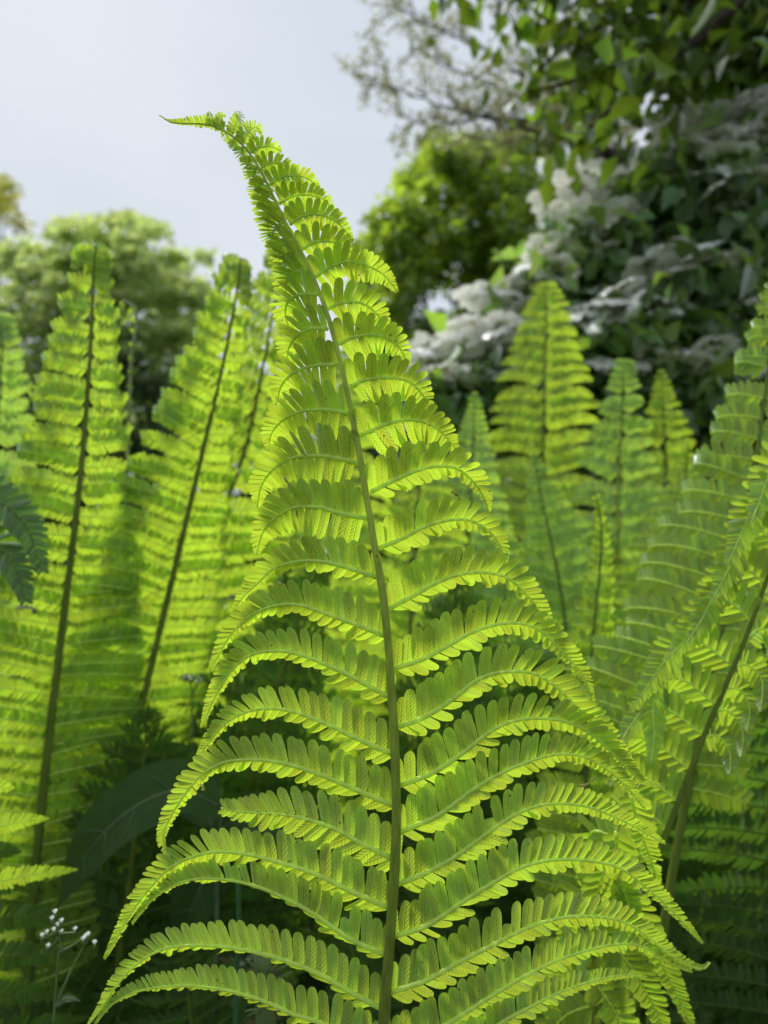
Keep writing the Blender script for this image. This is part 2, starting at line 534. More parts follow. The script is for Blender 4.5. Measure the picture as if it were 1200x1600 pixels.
# ------------------------------------------------------------------ ground
def build_ground():
    m, n, l = mk('soil')
    out = n.new('ShaderNodeOutputMaterial'); p = n.new('ShaderNodeBsdfPrincipled')
    p.inputs['Roughness'].default_value = 0.95; p.inputs['Specular IOR Level'].default_value = 0.15
    geo = n.new('ShaderNodeNewGeometry')
    a = n.new('ShaderNodeTexNoise'); a.inputs['Scale'].default_value = 22; a.inputs['Detail'].default_value = 8
    b = n.new('ShaderNodeTexNoise'); b.inputs['Scale'].default_value = 0.5; b.inputs['Detail'].default_value = 4
    r1 = n.new('ShaderNodeValToRGB')
    r1.color_ramp.elements[0].color = (0.018, 0.013, 0.008, 1); r1.color_ramp.elements[1].color = (0.055, 0.042, 0.024, 1)
    r2 = n.new('ShaderNodeValToRGB')
    r2.color_ramp.elements[0].color = (0.020, 0.035, 0.010, 1); r2.color_ramp.elements[1].color = (0.045, 0.075, 0.018, 1)
    mx = n.new('ShaderNodeMixRGB')
    l.new(geo.outputs['Position'], a.inputs['Vector']); l.new(geo.outputs['Position'], b.inputs['Vector'])
    l.new(a.outputs['Fac'], r1.inputs['Fac']); l.new(a.outputs['Fac'], r2.inputs['Fac'])
    l.new(b.outputs['Fac'], mx.inputs['Fac']); l.new(r1.outputs['Color'], mx.inputs['Color1']); l.new(r2.outputs['Color'], mx.inputs['Color2'])
    l.new(mx.outputs['Color'], p.inputs['Base Color'])
    bp = n.new('ShaderNodeBump'); bp.inputs['Strength'].default_value = 0.8; bp.inputs['Distance'].default_value = 0.03
    l.new(a.outputs['Fac'], bp.inputs['Height']); l.new(bp.outputs['Normal'], p.inputs['Normal'])
    l.new(p.outputs[0], out.inputs['Surface'])
    xs = np.concatenate([[-400, -120, -40, -15], np.linspace(-6, 6, 49), [15, 40, 120, 400]])
    ys = np.concatenate([[-400, -120, -40, -10], np.linspace(-2, 10, 49), [18, 40, 120, 600]])
    rng = np.random.default_rng(2)
    V, F = [], []
    for y in ys:
        for x in xs:
            z = 0.03 * math.sin(x * 2.1 + 1) * math.cos(y * 1.7) + rng.uniform(-.012, .012) - 0.02
            V.append((x, y, z))
    nx = len(xs)
    F = np.array([(j * nx + i, j * nx + i + 1, (j + 1) * nx + i + 1, (j + 1) * nx + i) for j in range(len(ys) - 1) for i in range(nx - 1)])
    tag(mesh_obj('ground', np.array(V), F, m), kind='structure')
build_ground()

# ------------------------------------------------------------------ the tall fern frond in focus
def build_hero():
    rng = random.Random(11)
    D = FOCUS
    def dr(y):
        return D + 0.006 * max(0, (y - 900) / 700) - 0.012 * max(0, (420 - y) / 250)
    rp = [(249, 180), (262, 190), (285, 193), (320, 194), (350, 204), (382, 229), (408, 268), (432, 318), (455, 365), (484, 420),
          (510, 487), (530, 558), (546, 630), (560, 700), (574, 785), (585, 850), (597, 920), (606, 1000), (613, 1100), (618, 1200),
          (619, 1300), (614, 1400), (607, 1500), (600, 1600)]
    pts = [at(x, y, dr(y)) for x, y in rp]
    b = pts[-1]
    pts += [b + np.array([-0.004, 0.012, -0.14]), b + np.array([-0.008, 0.045, -0.33]), np.array([b[0] - 0.010, b[1] + 0.10, -0.03])]
    base = pts[-1]
    pts = pts[::-1]
    C = smooth(pts, 150)
    root = empty('fern_frond', base)
    tag(root, 'tall bright green fern frond in sharp focus with its thin bare tip bent over', 'fern frond', 'fern fronds')
    Q = np.linspace(0, 1, 150)
    R = 0.0046 * (1 - Q ** 1.6) + 0.00035
    tocam = CAMP - C[75]
    V, F = tube(C, R * (1 + .05 * np.sin(Q * 90) * (Q < .9)), 14, 0.45, tocam)
    age = np.concatenate([np.repeat(np.clip((Q - .42) / .45, 0, 1), 14), [1, 0]])
    mesh_obj('rachis', V, F, M_RACHG, root, base, rnd=age)
    # brown papery scales left on the stem
    for k in range(60):
        i = rng.randrange(30, 120)
        t = nrm(C[i + 1] - C[i]); o = nrm(tocam - t * np.dot(tocam, t)); sd = np.cross(t, o)
        a = rng.uniform(-1.5, 1.5)
        dv = math.cos(a) * o + math.sin(a) * sd
        p = C[i] + dv * R[i] * (.8 if abs(a) < .5 else .98) + t * rng.uniform(0, .006)
        ln = rng.uniform(.0012, .0034); w = nrm(np.cross(t, dv)) * ln * .16
        up = nrm(t * rng.uniform(.3, 1) + dv * rng.uniform(.2, .7))
        mesh_obj('scale', np.array([p - w, p + w, p + up * ln * .6 + w * .8, p + up * ln, p + up * ln * .6 - w * .8]), [(0, 1, 2, 3, 4)], M_SCALE, root, p)
    indiv = []

    def hero_pinna(p, L, sgn, dz, dz1=0.0, trunc=None, **kw):
        n = max(16, len(p) * 4)
        P3 = []
        ln = np.concatenate([[0], np.cumsum([math.dist(p[i], p[i + 1]) for i in range(len(p) - 1)])])
        ln = ln / ln[-1]
        d0 = dr(p[0][1]) + (0.0045 if p[0][1] > 300 else .001)
        for (x, y), s in zip(p, ln):
            P3.append(at(x, y, d0 + dz * s ** 1.6 + dz1 * math.sin(math.pi * s)))
        Cc = smooth(P3, n)
        N = np.array([nrm(CAMP - c) for c in Cc])
        add_pinna(root, Cc, N, sgn, L * (1.04 if p[0][1] > 850 else 1.2) * D / FPX, rng, M_HERO, 'hi', 0.0016 * min(1, L / 45), indiv=indiv, **kw)

    hero_pinna([(352, 206), (335, 197), (320, 194), (300, 193), (285, 193), (268, 191), (256, 186)], 13, 1, 0.0, tiltU=10, tiltL=60, lean=75, ratio=.36)
    RIGHT = [
        ([(328, 196), (329, 186), (327, 173)], 7), ([(345, 202), (342, 188), (346, 181), (353, 182)], 8),
        ([(363, 211), (368, 194), (374, 184), (371, 177), (364, 179)], 11),
        ([(379, 226), (387, 208), (398, 199), (405, 203), (407, 211)], 14),
        ([(392, 239), (407, 230), (427, 230), (440, 238)], 15), ([(408, 262), (421, 255), (441, 257), (460, 268)], 17),
        ([(423, 288), (440, 277), (467, 275), (487, 283), (500, 298)], 20),
        ([(437, 318), (457, 307), (483, 305), (507, 313), (522, 332)], 22),
        ([(453, 351), (473, 338), (497, 335), (523, 345), (540, 361), (551, 376)], 25),
        ([(470, 391), (493, 378), (517, 378), (540, 387), (557, 402), (563, 415)], 27),
        ([(490, 434), (517, 417), (543, 409), (573, 415), (600, 430), (620, 455)], 31),
        ([(510, 484), (530, 474), (557, 472), (577, 480), (594, 497), (606, 516)], 34),
        ([(528, 538), (553, 527), (583, 523), (607, 530), (625, 545), (638, 570)], 36),
        ([(547, 604), (573, 593), (610, 590), (640, 597), (660, 617), (674, 645)], 39),
        ([(563, 681), (597, 665), (627, 657), (657, 658), (687, 673), (716, 706)], 43),
        ([(580, 768), (613, 752), (647, 737), (680, 729), (713, 732), (740, 753), (757, 780), (763, 800)], 46),
        ([(592, 856), (627, 842), (663, 823), (700, 813), (733, 813), (760, 827), (780, 850), (790, 885)], 48),
        ([(608, 951), (647, 930), (683, 910), (720, 897), (760, 895), (793, 903), (823, 930), (847, 963), (868, 1010)], 51),
        ([(617, 1044), (660, 1030), (703, 1007), (740, 987), (780, 975), (820, 975), (850, 990), (885, 1025), (910, 1055), (926, 1098)], 53),
        ([(620, 1136), (662, 1121), (708, 1092), (746, 1062), (787, 1050), (833, 1052), (871, 1075), (900, 1104), (929, 1129), (958, 1160), (1000, 1212)], 54),
        ([(624, 1227), (675, 1208), (725, 1175), (767, 1142), (808, 1125), (858, 1123), (900, 1133), (933, 1154), (965, 1185), (1002, 1220), (1034, 1229)], 54),
        ([(624, 1300), (683, 1275), (733, 1238), (775, 1212), (820, 1192), (867, 1179), (908, 1181), (946, 1200), (979, 1229), (1008, 1264)], 54),
        ([(620, 1382), (678, 1358), (726, 1328), (773, 1293), (817, 1267), (860, 1256), (912, 1259), (955, 1274), (994, 1293), (1040, 1319)], 53),
        ([(613, 1464), (669, 1445), (721, 1410), (769, 1380), (817, 1354), (869, 1343), (921, 1345), (968, 1356), (1007, 1384), (1050, 1423), (1097, 1475)], 52),
        ([(608, 1551), (665, 1532), (721, 1501), (773, 1475), (825, 1449), (877, 1434), (929, 1432), (977, 1441), (1016, 1467), (1055, 1497), (1094, 1514), (1110, 1504)], 52),
        ([(600, 1640), (650, 1625), (700, 1599), (765, 1558), (817, 1527), (869, 1501), (921, 1484), (968, 1475), (1007, 1480), (1046, 1505), (1082, 1519)], 50),
        ([(598, 1720), (690, 1660), (782, 1599), (825, 1575), (877, 1549), (929, 1532), (981, 1523), (1012, 1530)], 48),
    ]
    for i, (p, L) in enumerate(RIGHT):
        low = p[0][1] > 700
        hero_pinna(p, L, -1, 0.022 if low else 0.012, -0.004, tiltU=24 if low else 24, tiltL=57 if low else 20,
                   lowr=1.0 if low else 1.12, lean=74 if low else 85, ratio=.36 if low else .335, wU=1.02 if low else 1.2, back=.14 if low else .02)
    LEFT = [
        ([(352, 206), (356, 214), (364, 222)], 9), ([(366, 215), (368, 224), (376, 232)], 11), ([(380, 229), (379, 240), (388, 250)], 13),
        ([(391, 243), (390, 256), (399, 270)], 14), ([(402, 260), (398, 273), (406, 292)], 16),
        ([(414, 281), (406, 292), (404, 305), (410, 318)], 18), ([(424, 302), (414, 312), (411, 326), (416, 340)], 20),
        ([(434, 323), (422, 334), (418, 350), (422, 364)], 22), ([(445, 345), (431, 355), (426, 370), (430, 386)], 24),
        ([(459, 374), (444, 381), (437, 395), (438, 412)], 26), ([(471, 398), (453, 405), (445, 419), (446, 440)], 28),
        ([(482, 420), (460, 425), (448, 440), (447, 462)], 30),
        ([(497, 460), (470, 460), (450, 472), (446, 492), (452, 512)], 33),
        ([(512, 514), (484, 514), (462, 527), (450, 548), (451, 568)], 36),
        ([(529, 570), (492, 571), (460, 582), (440, 602), (432, 632)], 39),
        ([(547, 646), (507, 640), (470, 643), (440, 658), (423, 680), (421, 702)], 43),
        ([(561, 724), (523, 715), (487, 712), (453, 717), (423, 737), (407, 763), (402, 793)], 46),
        ([(575, 810), (533, 802), (500, 793), (460, 793), (430, 810), (410, 833), (401, 866)], 47),
        ([(590, 902), (547, 888), (507, 878), (467, 877), (430, 887), (407, 907), (380, 933), (364, 956)], 49),
        ([(603, 994), (560, 977), (513, 960), (467, 945), (427, 947), (390, 963), (360, 993), (340, 1027), (326, 1052)], 50),
        ([(610, 1090), (560, 1063), (513, 1040), (467, 1022), (430, 1017), (393, 1023), (362, 1047), (345, 1075), (333, 1095), (316, 1137)], 51),
        ([(616, 1180), (550, 1150), (507, 1130), (463, 1113), (423, 1107), (387, 1112), (353, 1130), (327, 1160), (305, 1193)], 52),
        ([(618, 1260), (563, 1237), (513, 1215), (470, 1200), (430, 1190), (387, 1187), (347, 1192), (313, 1213), (283, 1250), (260, 1290), (255, 1317), (268, 1344)], 54),
        None,
        ([(612, 1420), (547, 1392), (492, 1365), (438, 1348), (388, 1335), (338, 1331), (297, 1340), (263, 1358), (234, 1388), (209, 1421), (184, 1463), (164, 1499)], 53),
        ([(606, 1493), (547, 1467), (492, 1429), (438, 1400), (388, 1381), (338, 1373), (297, 1375), (263, 1388), (234, 1410), (207, 1445)], 53),
        ([(600, 1578), (547, 1550), (505, 1525), (455, 1504), (401, 1488), (347, 1479), (297, 1477), (255, 1483), (217, 1504), (184, 1538), (159, 1575), (138, 1602)], 52),
        ([(598, 1655), (550, 1625), (505, 1600), (455, 1583), (401, 1560), (347, 1546), (297, 1540), (255, 1542), (213, 1550), (176, 1569), (148, 1602)], 50),
    ]
    for i, e in enumerate(LEFT):
        if e is None:      # the pinna that has lost its end
            hero_pinna([(614, 1342), (563, 1317), (523, 1295), (480, 1280), (437, 1272), (397, 1270), (363, 1267), (345, 1262)], 57, 1, 0.012,
                       tiltU=14, tiltL=42, lowr=1.0, lean=72, ratio=.37, back=.3, prof=lambda s: max(.3, 1 - 0.72 * s ** 2.2) * (0.84 + 0.16 * min(1, s / 0.08)))
            continue
        p, L = e
        low = p[0][1] > 850
        vlow = p[0][1] > 1480
        hero_pinna(p, L, 1, 0.024 if low else 0.042, 0.0, tiltU=22 if low else 24, tiltL=76 if vlow else (60 if low else 20),
                   lowr=1.0 if low else 1.12, lean=73 if low else 85, ratio=.36 if low else .335, wU=1.02 if low else 1.2, back=.14 if low else .02)
    finish_individual(indiv, rng)
    # shrivelled pale bits caught on the frond
    for pp in ([(567, 628), (580, 632), (592, 629), (603, 622), (610, 620)], [(598, 630), (606, 628), (612, 622)], [(706, 768), (714, 774), (711, 766), (709, 761)],
               [(712, 771), (718, 777), (717, 782)], [(444, 744), (448, 752), (455, 760), (462, 762)], [(434, 910), (440, 913), (446, 914)],
               [(903, 1227), (914, 1227), (924, 1220), (932, 1212)], [(318, 1235), (316, 1228), (312, 1225)], [(655, 690), (660, 698), (654, 705)]):
        Cc = smooth([at(x, y, D + 0.002) for x, y in pp], 12)
        tube_obj('withered_curl', Cc, np.linspace(0.0011, 0.0004, 12) * np.array([rng.uniform(.6, 1.3) for _ in range(12)]), M_CURL, root, 5)
    return root
build_hero()

# ------------------------------------------------------------------ fronds grown from parameters
def grow_frond(name, label, rach, W, group='fern fronds', yaw=0.0, depth_lean=0.0, mat=None, res='md', L0=0.019, seed=1,
               theta0=22, arch=35, psi0=10, curl=60, curl_pow=4, sideL=1.0, sideR=1.0, tip_roll=0.0, visible=0.8, rad=0.0042,
               shape=0.95, tiltU=8, tiltL=16, lean=74, indiv_n=0, rach_mat=None, qfull=0.5, foot=None, spacing=1.3, cat='fern frond', dens=1.0, prof=prof_taper):
    """rach: (px, py, depth) from tip to base; W: longest pinna in metres. The stem goes on to the ground."""
    rng = random.Random(seed)
    mat = mat or M_FERN
    L0 *= 0.95
    P = [at(*r) for r in rach]
    b, b2 = P[-1], P[-2]
    d = nrm(b - b2)
    if foot is None:
        h = b[2]
        foot = np.array([b[0] + d[0] * 0.35 * h / max(.3, -d[2]), b[1] + 0.12 * h, -0.03])
        midp = b + d * 0.35 * h
    else:
        foot = np.array(foot); midp = b + d * 0.3 * abs(b[2])
    if b[2] > 0.1:
        P += [midp * .6 + (b + foot) / 2 * .4, foot]
    else:
        P += [foot]
    P = P[::-1]
    C = smooth(P, 110)
    if tip_roll:
        # the still-coiled top: roll the last stretch into a spiral away from the viewer
        T = tangents(C)
        t = T[-1]; n = nrm(CAMP - C[-1]); n = nrm(n - t * np.dot(n, t))
        c = C[-1].copy(); pts = []
        r0 = tip_roll; ang = 0
        for k in range(46):
            rr = r0 * (1 - 0.75 * k / 46)
            da = 0.20
            ang += da
            dirv = math.cos(ang) * t - math.sin(ang) * n
            c = c + dirv * rr * da
            pts.append(c)
        C = np.vstack([C, np.array(pts)])
    nC = len(C)
    seg = np.concatenate([[0], np.cumsum(np.linalg.norm(np.diff(C, axis=0), axis=1))]); tot = seg[-1]
    T = tangents(C)
    root = empty(name, foot)
    tag(root, label, cat, group)
    R = rad * np.clip(1 - (seg / tot) ** 2.2, 0, 1) + 0.0005
    tcn = nrm(CAMP - C[nC // 2])
    CH.setdefault(root.name, []).append(tube_obj('rachis', C, R, rach_mat or M_RACH, root, 8, 0.3, tcn, foot))
    indiv = [] if indiv_n else None
    # normals along the stem: carried along so that a rolled tip keeps its face
    Ns = []
    n = nrm(CAMP - C[0])
    for i in range(nC):
        if tip_roll and i >= 110:
            n = nrm(n - T[i] * np.dot(n, T[i]))
        else:
            n = nrm(CAMP - C[i]); n = nrm(n - T[i] * np.dot(n, T[i]))
        Ns.append(n)
    for side in (1, -1):
        q = 0.012 * tot + rng.uniform(0, .3) * L0
        while q < visible * tot:
            qq = q / (qfull * tot)
            ln = W * (min(1, qq) ** shape) * (1 - 0.5 * max(0, (q / tot - 0.6)) / 0.4) * rng.uniform(.93, 1.05)
            ln *= sideR if side > 0 else sideL
            ln = max(ln, 0.016 if tip_roll > .012 else 0.006)
            LL = min(L0, 0.28 * ln + 0.002) * rng.uniform(.94, 1.05)
            i = int(np.searchsorted(seg, tot - q)); i = min(max(i, 1), nC - 1)
            o, t, n = C[i], T[i], Ns[i]
            ya = math.radians(yaw)
            r = np.cross(t, n)
            rr = nrm(math.cos(ya) * r + math.sin(ya) * n); nn = np.cross(rr, t)
            sd = rr * side
            M = 22
            pts = [o]; NN = []
            th = math.radians(theta0 + rng.gauss(0, 4)); ar = math.radians(arch * rng.uniform(.8, 1.25)); cu = math.radians(curl * rng.uniform(.75, 1.2))
            p0 = math.radians(psi0 + rng.gauss(0, 5))
            tw = rng.gauss(0, .10)
            for k in range(M):
                s = (k + .5) / M
                al = th - ar * s ** 1.4 + tw * s
                ps = p0 * s + cu * s ** curl_pow
                inp = sd * math.cos(al) + t * math.sin(al)
                dv = math.cos(ps) * inp - math.sin(ps) * nn
                pts.append(pts[-1] + dv * ln / M)
                NN.append(math.cos(ps) * nn + math.sin(ps) * inp)
            NN.append(NN[-1])
            Cc = np.array(pts)
            add_pinna(root, Cc, np.array(NN), -side, LL, rng, mat, res, 0.0010 * min(1, LL / .016), indiv=indiv,
                      tiltU=tiltU, tiltL=tiltL, lean=lean, lowr=.95, ratio=.33 * dens, prof=prof)
            q += max(0.004, spacing * LL) * rng.uniform(.92, 1.08)
    if indiv_n:
        finish_individual(indiv, rng, indiv_n)
    return root

m_of = lambda px, d: px / FPX * d
CUR = dict(curl=230, curl_pow=3, psi0=12)          # pinnae whose ends are still rolled up
if True:
    grow_frond('fern_frond', 'upright fern frond with a coiled knob tip and thick dark stem, beside the hooked fiddlehead',
               [(148, 400, .88), (145, 450, .88), (140, 560, .87), (125, 750, .86), (95, 1000, .85), (66, 1250, .85)], m_of(330, .86), seed=3, tip_roll=.021,
               theta0=12, arch=40, visible=.72, qfull=.46, sideR=.72, L0=.0158, shape=1.12, curl=400, curl_pow=3.4, prof=prof_roll, rad=.0052)
    grow_frond('fern_frond', 'leaning knob tipped fern frond between the hooked fiddlehead and the tall sharp frond',
               [(374, 420, .92), (371, 450, .92), (350, 560, .92), (320, 690, .92), (270, 900, .92), (215, 1130, .92), (185, 1280, .92)], m_of(310, .92), seed=4,
               tip_roll=.021, theta0=14, arch=42, visible=.72, qfull=.46, sideR=.72, yaw=-18, L0=.0158, shape=1.12, curl=400, curl_pow=3.4, prof=prof_roll, rad=.0050)
    grow_frond('fern_frond', 'half hidden fern frond between the leaning knob tipped frond and the tall sharp frond',
               [(442, 395, 1.10), (438, 440, 1.10), (425, 500, 1.10), (388, 680, 1.1), (350, 800, 1.1), (300, 1000, 1.1)], m_of(200, 1.1), seed=5,
               tip_roll=.016, visible=.75, qfull=.42, curl=180, L0=.021, rad=.0045)
    grow_frond('fern_frond', 'pale blurred round topped fern frond beyond the knob tipped frond with the hooked fiddlehead',
               [(0, 500, 1.15), (2, 560, 1.15), (-8, 700, 1.15), (-30, 900, 1.1)], m_of(110, 1.15), seed=6, mat=M_FERN2,
               tip_roll=.015, visible=.75, qfull=.30, curl=120, theta0=30, L0=.022)
    grow_frond('fern_frond', 'broad pointed blurred fern frond standing in front of the white flowers',
               [(855, 436, 1.55), (853, 500, 1.55), (850, 620, 1.55), (848, 760, 1.55), (842, 1000, 1.5)], m_of(160, 1.55), seed=7, visible=.8, qfull=.42,
               theta0=20, arch=50, curl=40, psi0=25, L0=.024, shape=.62)
    grow_frond('fern_frond', 'greyish green narrow fern frond with a pale stem beside the broad pointed frond',
               [(975, 568, 1.3), (972, 640, 1.3), (966, 760, 1.3), (964, 900, 1.28), (955, 1080, 1.25)], m_of(150, 1.3), seed=8, mat=M_FERN2, visible=.8, qfull=.42,
               theta0=26, arch=40, curl=60, L0=.022, rach_mat=M_RACHT, tip_roll=.008)
    grow_frond('fern_frond', 'small rounded fern frond in front of the white flowers, behind the greyish frond',
               [(1032, 572, 1.6), (1036, 640, 1.6), (1042, 760, 1.6), (1045, 900, 1.55)], m_of(135, 1.6), seed=9, visible=.8, qfull=.36, theta0=20, arch=55, curl=80, L0=.024)
    grow_frond('fern_frond', 'hazy little fern frond tip seen between the tall sharp frond and the broad pointed frond',
               [(742, 606, 1.4), (740, 680, 1.4), (735, 780, 1.38), (725, 950, 1.35)], m_of(130, 1.4), seed=10, visible=.8, qfull=.35, mat=M_FERN2, theta0=25, arch=60, curl=90, L0=.02)
    grow_frond('fern_frond', 'pale grey green fern frond turned aside at the foot of the broad pointed frond',
               [(832, 702, 1.15), (845, 770, 1.14), (872, 900, 1.12), (892, 1050, 1.1)], m_of(160, 1.13), seed=11, visible=.8, qfull=.36, mat=M_FERN2, yaw=24, theta0=22, arch=45, curl=70, L0=.021)
    grow_frond('fern_frond', 'fern frond mostly hidden straight behind the tall sharp frond, green through its gaps',
               [(545, 520, 1.25), (540, 580, 1.25), (525, 720, 1.23), (510, 900, 1.2), (500, 1050, 1.18)], m_of(150, 1.2), seed=41, visible=.75, qfull=.3, theta0=16, arch=45, curl=60, L0=.021)
    grow_frond('fern_frond', 'fern frond filling between the tall sharp frond and the hazy little tip',
               [(668, 640, 1.3), (662, 700, 1.3), (650, 820, 1.28), (640, 1000, 1.25)], m_of(140, 1.28), seed=42, visible=.75, qfull=.3, theta0=20, arch=50, curl=50, L0=.021)
    grow_frond('fern_frond', 'light green fern frond filling below the small rounded frond, beside the steep frond',
               [(1075, 690, 1.15), (1070, 760, 1.15), (1055, 900, 1.12), (1040, 1050, 1.1)], m_of(160, 1.12), seed=43, visible=.7, qfull=.32, theta0=20, arch=45, curl=60, L0=.021)
    grow_frond('fern_frond', 'light green fern frond at the foot of the pale grey green frond',
               [(785, 800, 1.2), (788, 860, 1.2), (790, 980, 1.18), (795, 1120, 1.15)], m_of(150, 1.18), seed=44, visible=.7, qfull=.32, mat=M_FERN2, theta0=20, arch=45, curl=60, L0=.021)
    grow_frond('fern_frond', 'small slender fern frond with rolled edges in front of the greyish fronds',
               [(925, 768, .86), (934, 785, .86), (940, 850, .86), (928, 980, .85), (918, 1110, .84), (915, 1250, .83)], m_of(125, .86), seed=12, visible=.8, qfull=.42,
               theta0=14, arch=50, curl=220, curl_pow=3.2, prof=prof_roll, L0=.016, rad=.003)
    grow_frond('fern_frond', 'large steep fern frond with rolled outer edge rising under the flowering shrub',
               [(1222, 400, .80), (1212, 470, .80), (1200, 580, .79), (1172, 780, .77), (1140, 930, .75), (1095, 1130, .73)], m_of(330, .78), seed=13, sideR=.4, visible=.47, qfull=.42,
               theta0=12, arch=32, curl=380, curl_pow=3.6, prof=prof_roll, L0=.0185, rad=.0044)
    grow_frond('fern_frond', 'shade-tinted fern frond low down behind the leaning frond, its side pinnae arching',
               [(1262, 1120, .98), (1245, 1200, .98), (1215, 1340, .97), (1175, 1480, .95), (1130, 1620, .94)], m_of(175, .96), seed=15, mat=M_FERN_SHADE, visible=.9, qfull=.3,
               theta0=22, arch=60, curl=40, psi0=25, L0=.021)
    # outside the left edge: only the ends of its pinnae show
    grow_frond('fern_frond', 'pale yellow green narrow pinna ends of a fern frond just above the white flowered weed',
               [(-75, 1105, .62), (-70, 1150, .62), (-62, 1260, .62), (-52, 1400, .62), (-48, 1520, .62)], m_of(215, .62), seed=16, visible=.24, qfull=.24,
               theta0=2, arch=30, curl=30, psi0=20, L0=.0135, spacing=3.0)
    grow_frond('fern_frond', 'shade-tinted fern frond low beside the small white flowered weed, broad serrated pinnae',
               [(-60, 1230, .74), (-55, 1290, .74), (-48, 1400, .74), (-42, 1520, .73), (-40, 1640, .73)], m_of(170, .74), seed=17, mat=M_FERN_SHADE, visible=.8, qfull=.22,
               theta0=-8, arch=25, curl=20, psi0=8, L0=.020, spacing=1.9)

# nearest of the side fronds: pinnae rolled and hanging along its outer edge
def build_leaning():
    rng = random.Random(14)
    D = .60
    pts = [at(x, y, D) for x, y in [(1275, 640), (1262, 700), (1240, 780), (1200, 900), (1160, 1010), (1100, 1150), (1042, 1300), (1005, 1400)]]
    base = np.array([pts[-1][0] - .10, pts[-1][1] + .12, -.03])
    pts += [pts[-1] * .5 + base * .5 + np.array([-.015, -.02, .05]), base]
    C = smooth(pts[::-1], 90)
    root = empty('fern_frond', base)
    tag(root, 'leaning fern frond with rolled hanging pinnae, crossing in front of the steep frond', 'fern frond', 'fern fronds')
    tube_obj('rachis', C, np.linspace(.0046, .0012, 90), M_RACH, root, 10, .35, nrm(CAMP - C[40]), base)
    indiv = []
    left = [[(1250, 745), (1225, 715), (1205, 735), (1190, 775), (1172, 820)], [(1235, 800), (1205, 768), (1178, 785), (1160, 830), (1135, 885)], [(1217, 855), (1182, 826), (1158, 848), (1138, 890), (1112, 938)],
            [(1197, 912), (1152, 884), (1122, 920), (1095, 970), (1072, 1005)], [(1175, 972), (1135, 938), (1102, 956), (1070, 1000), (1038, 1032)], [(1148, 1045), (1102, 1008), (1066, 1000), (1030, 1045), (985, 1112)],
            [(1122, 1105), (1075, 1066), (1040, 1062), (1021, 1100), (1022, 1150), (1016, 1196)], [(1101, 1152), (1050, 1112), (1012, 1105), (988, 1130), (968, 1162)], [(1080, 1205), (1030, 1165), (990, 1152), (966, 1172)],
            [(1062, 1255), (1010, 1215), (975, 1202), (952, 1228)], [(1046, 1298), (1000, 1262), (968, 1260), (948, 1290)], [(1030, 1340), (990, 1310), (955, 1310), (935, 1345)]]
    right = [[(1232, 812), (1250, 800), (1268, 820)], [(1212, 870), (1235, 858), (1255, 880)], [(1190, 930), (1212, 918), (1232, 940), (1236, 970)], [(1166, 1000), (1188, 982), (1207, 1002), (1211, 1042)],
             [(1150, 1040), (1170, 1040), (1191, 1065), (1188, 1112)], [(1134, 1075), (1155, 1078), (1171, 1105), (1167, 1142)], [(1118, 1110), (1140, 1112), (1160, 1142), (1158, 1182)], [(1100, 1152), (1120, 1150), (1140, 1175), (1140, 1210)]]
    for lst, sg, L in ((left, 1, 42), (right, -1, 27)):
        for p in lst:
            n = len(p)
            Cc = smooth([at(x, y, D + .001 + (.012 * math.sin(math.pi * k / (n - 1)) - .012 * k / (n - 1)) ) for k, (x, y) in enumerate(p)], 26)
            N = np.array([nrm(CAMP - c) for c in Cc])
            add_pinna(root, Cc, N, sg, L * D / FPX, rng, M_FERN, 'hi', .0010, indiv=indiv, tiltU=10, tiltL=22, lean=70, ratio=.30, lowr=1.05)
    finish_individual(indiv, rng, 300)
build_leaning()

# drooping frond under the tall one
def build_drooping():
    rng = random.Random(31)
    base = np.array([*at(985, 1420, .52)[:2], -0.03]) + np.array([0, .12, 0])
    root = empty('fern_frond', base)
    tag(root, 'hanging fern frond with pale downward pinnae below the tall sharp frond', 'fern frond', 'fern fronds')
    C = smooth([base, at(930, 1720, .56), at(925, 1560, .54), at(935, 1420, .53), at(960, 1310, .53), at(990, 1240, .54), at(1010, 1215, .55)], 60)
    tube_obj('rachis', C, np.linspace(.0035, .0006, 60), M_RACHT, root, 8, .3, nrm(CAMP - C[30]), base)
    indiv = []
    specs = [([(985, 1240), (1000, 1300), (1018, 1345), (1030, 1400)], 34, -1), ([(962, 1300), (966, 1360), (985, 1420), (1010, 1480)], 38, -1),
             ([(965, 1310), (925, 1300), (918, 1350), (922, 1420)], 38, 1), ([(948, 1370), (985, 1420), (1030, 1500), (1060, 1560), (1092, 1630)], 44, -1),
             ([(940, 1400), (905, 1400), (890, 1450), (888, 1520)], 40, 1), ([(932, 1450), (985, 1510), (1020, 1570), (1050, 1650)], 46, -1),
             ([(930, 1490), (895, 1490), (870, 1540), (862, 1620)], 44, 1), ([(926, 1530), (960, 1580), (985, 1640), (1000, 1700)], 46, -1),
             ([(925, 1570), (880, 1590), (850, 1640), (840, 1700)], 44, 1), ([(955, 1330), (935, 1400), (945, 1480), (960, 1560)], 36, 1)]
    for p, L, sg in specs:
        d = rng.uniform(.515, .545)
        Cc = smooth([at(x, y, d + .012 * k) for k, (x, y) in enumerate(p)], 24)
        N = np.array([nrm(nrm(CAMP - c) + np.array([rng.uniform(-.3, .3) * 0, 0, .25])) for c in Cc])
        add_pinna(root, Cc, N, sg, L * d / FPX, rng, M_FERN, 'hi', .001, indiv=indiv, tiltU=rng.uniform(5, 35), tiltL=rng.uniform(15, 45), lean=60)
    finish_individual(indiv, rng, 200)
build_drooping()

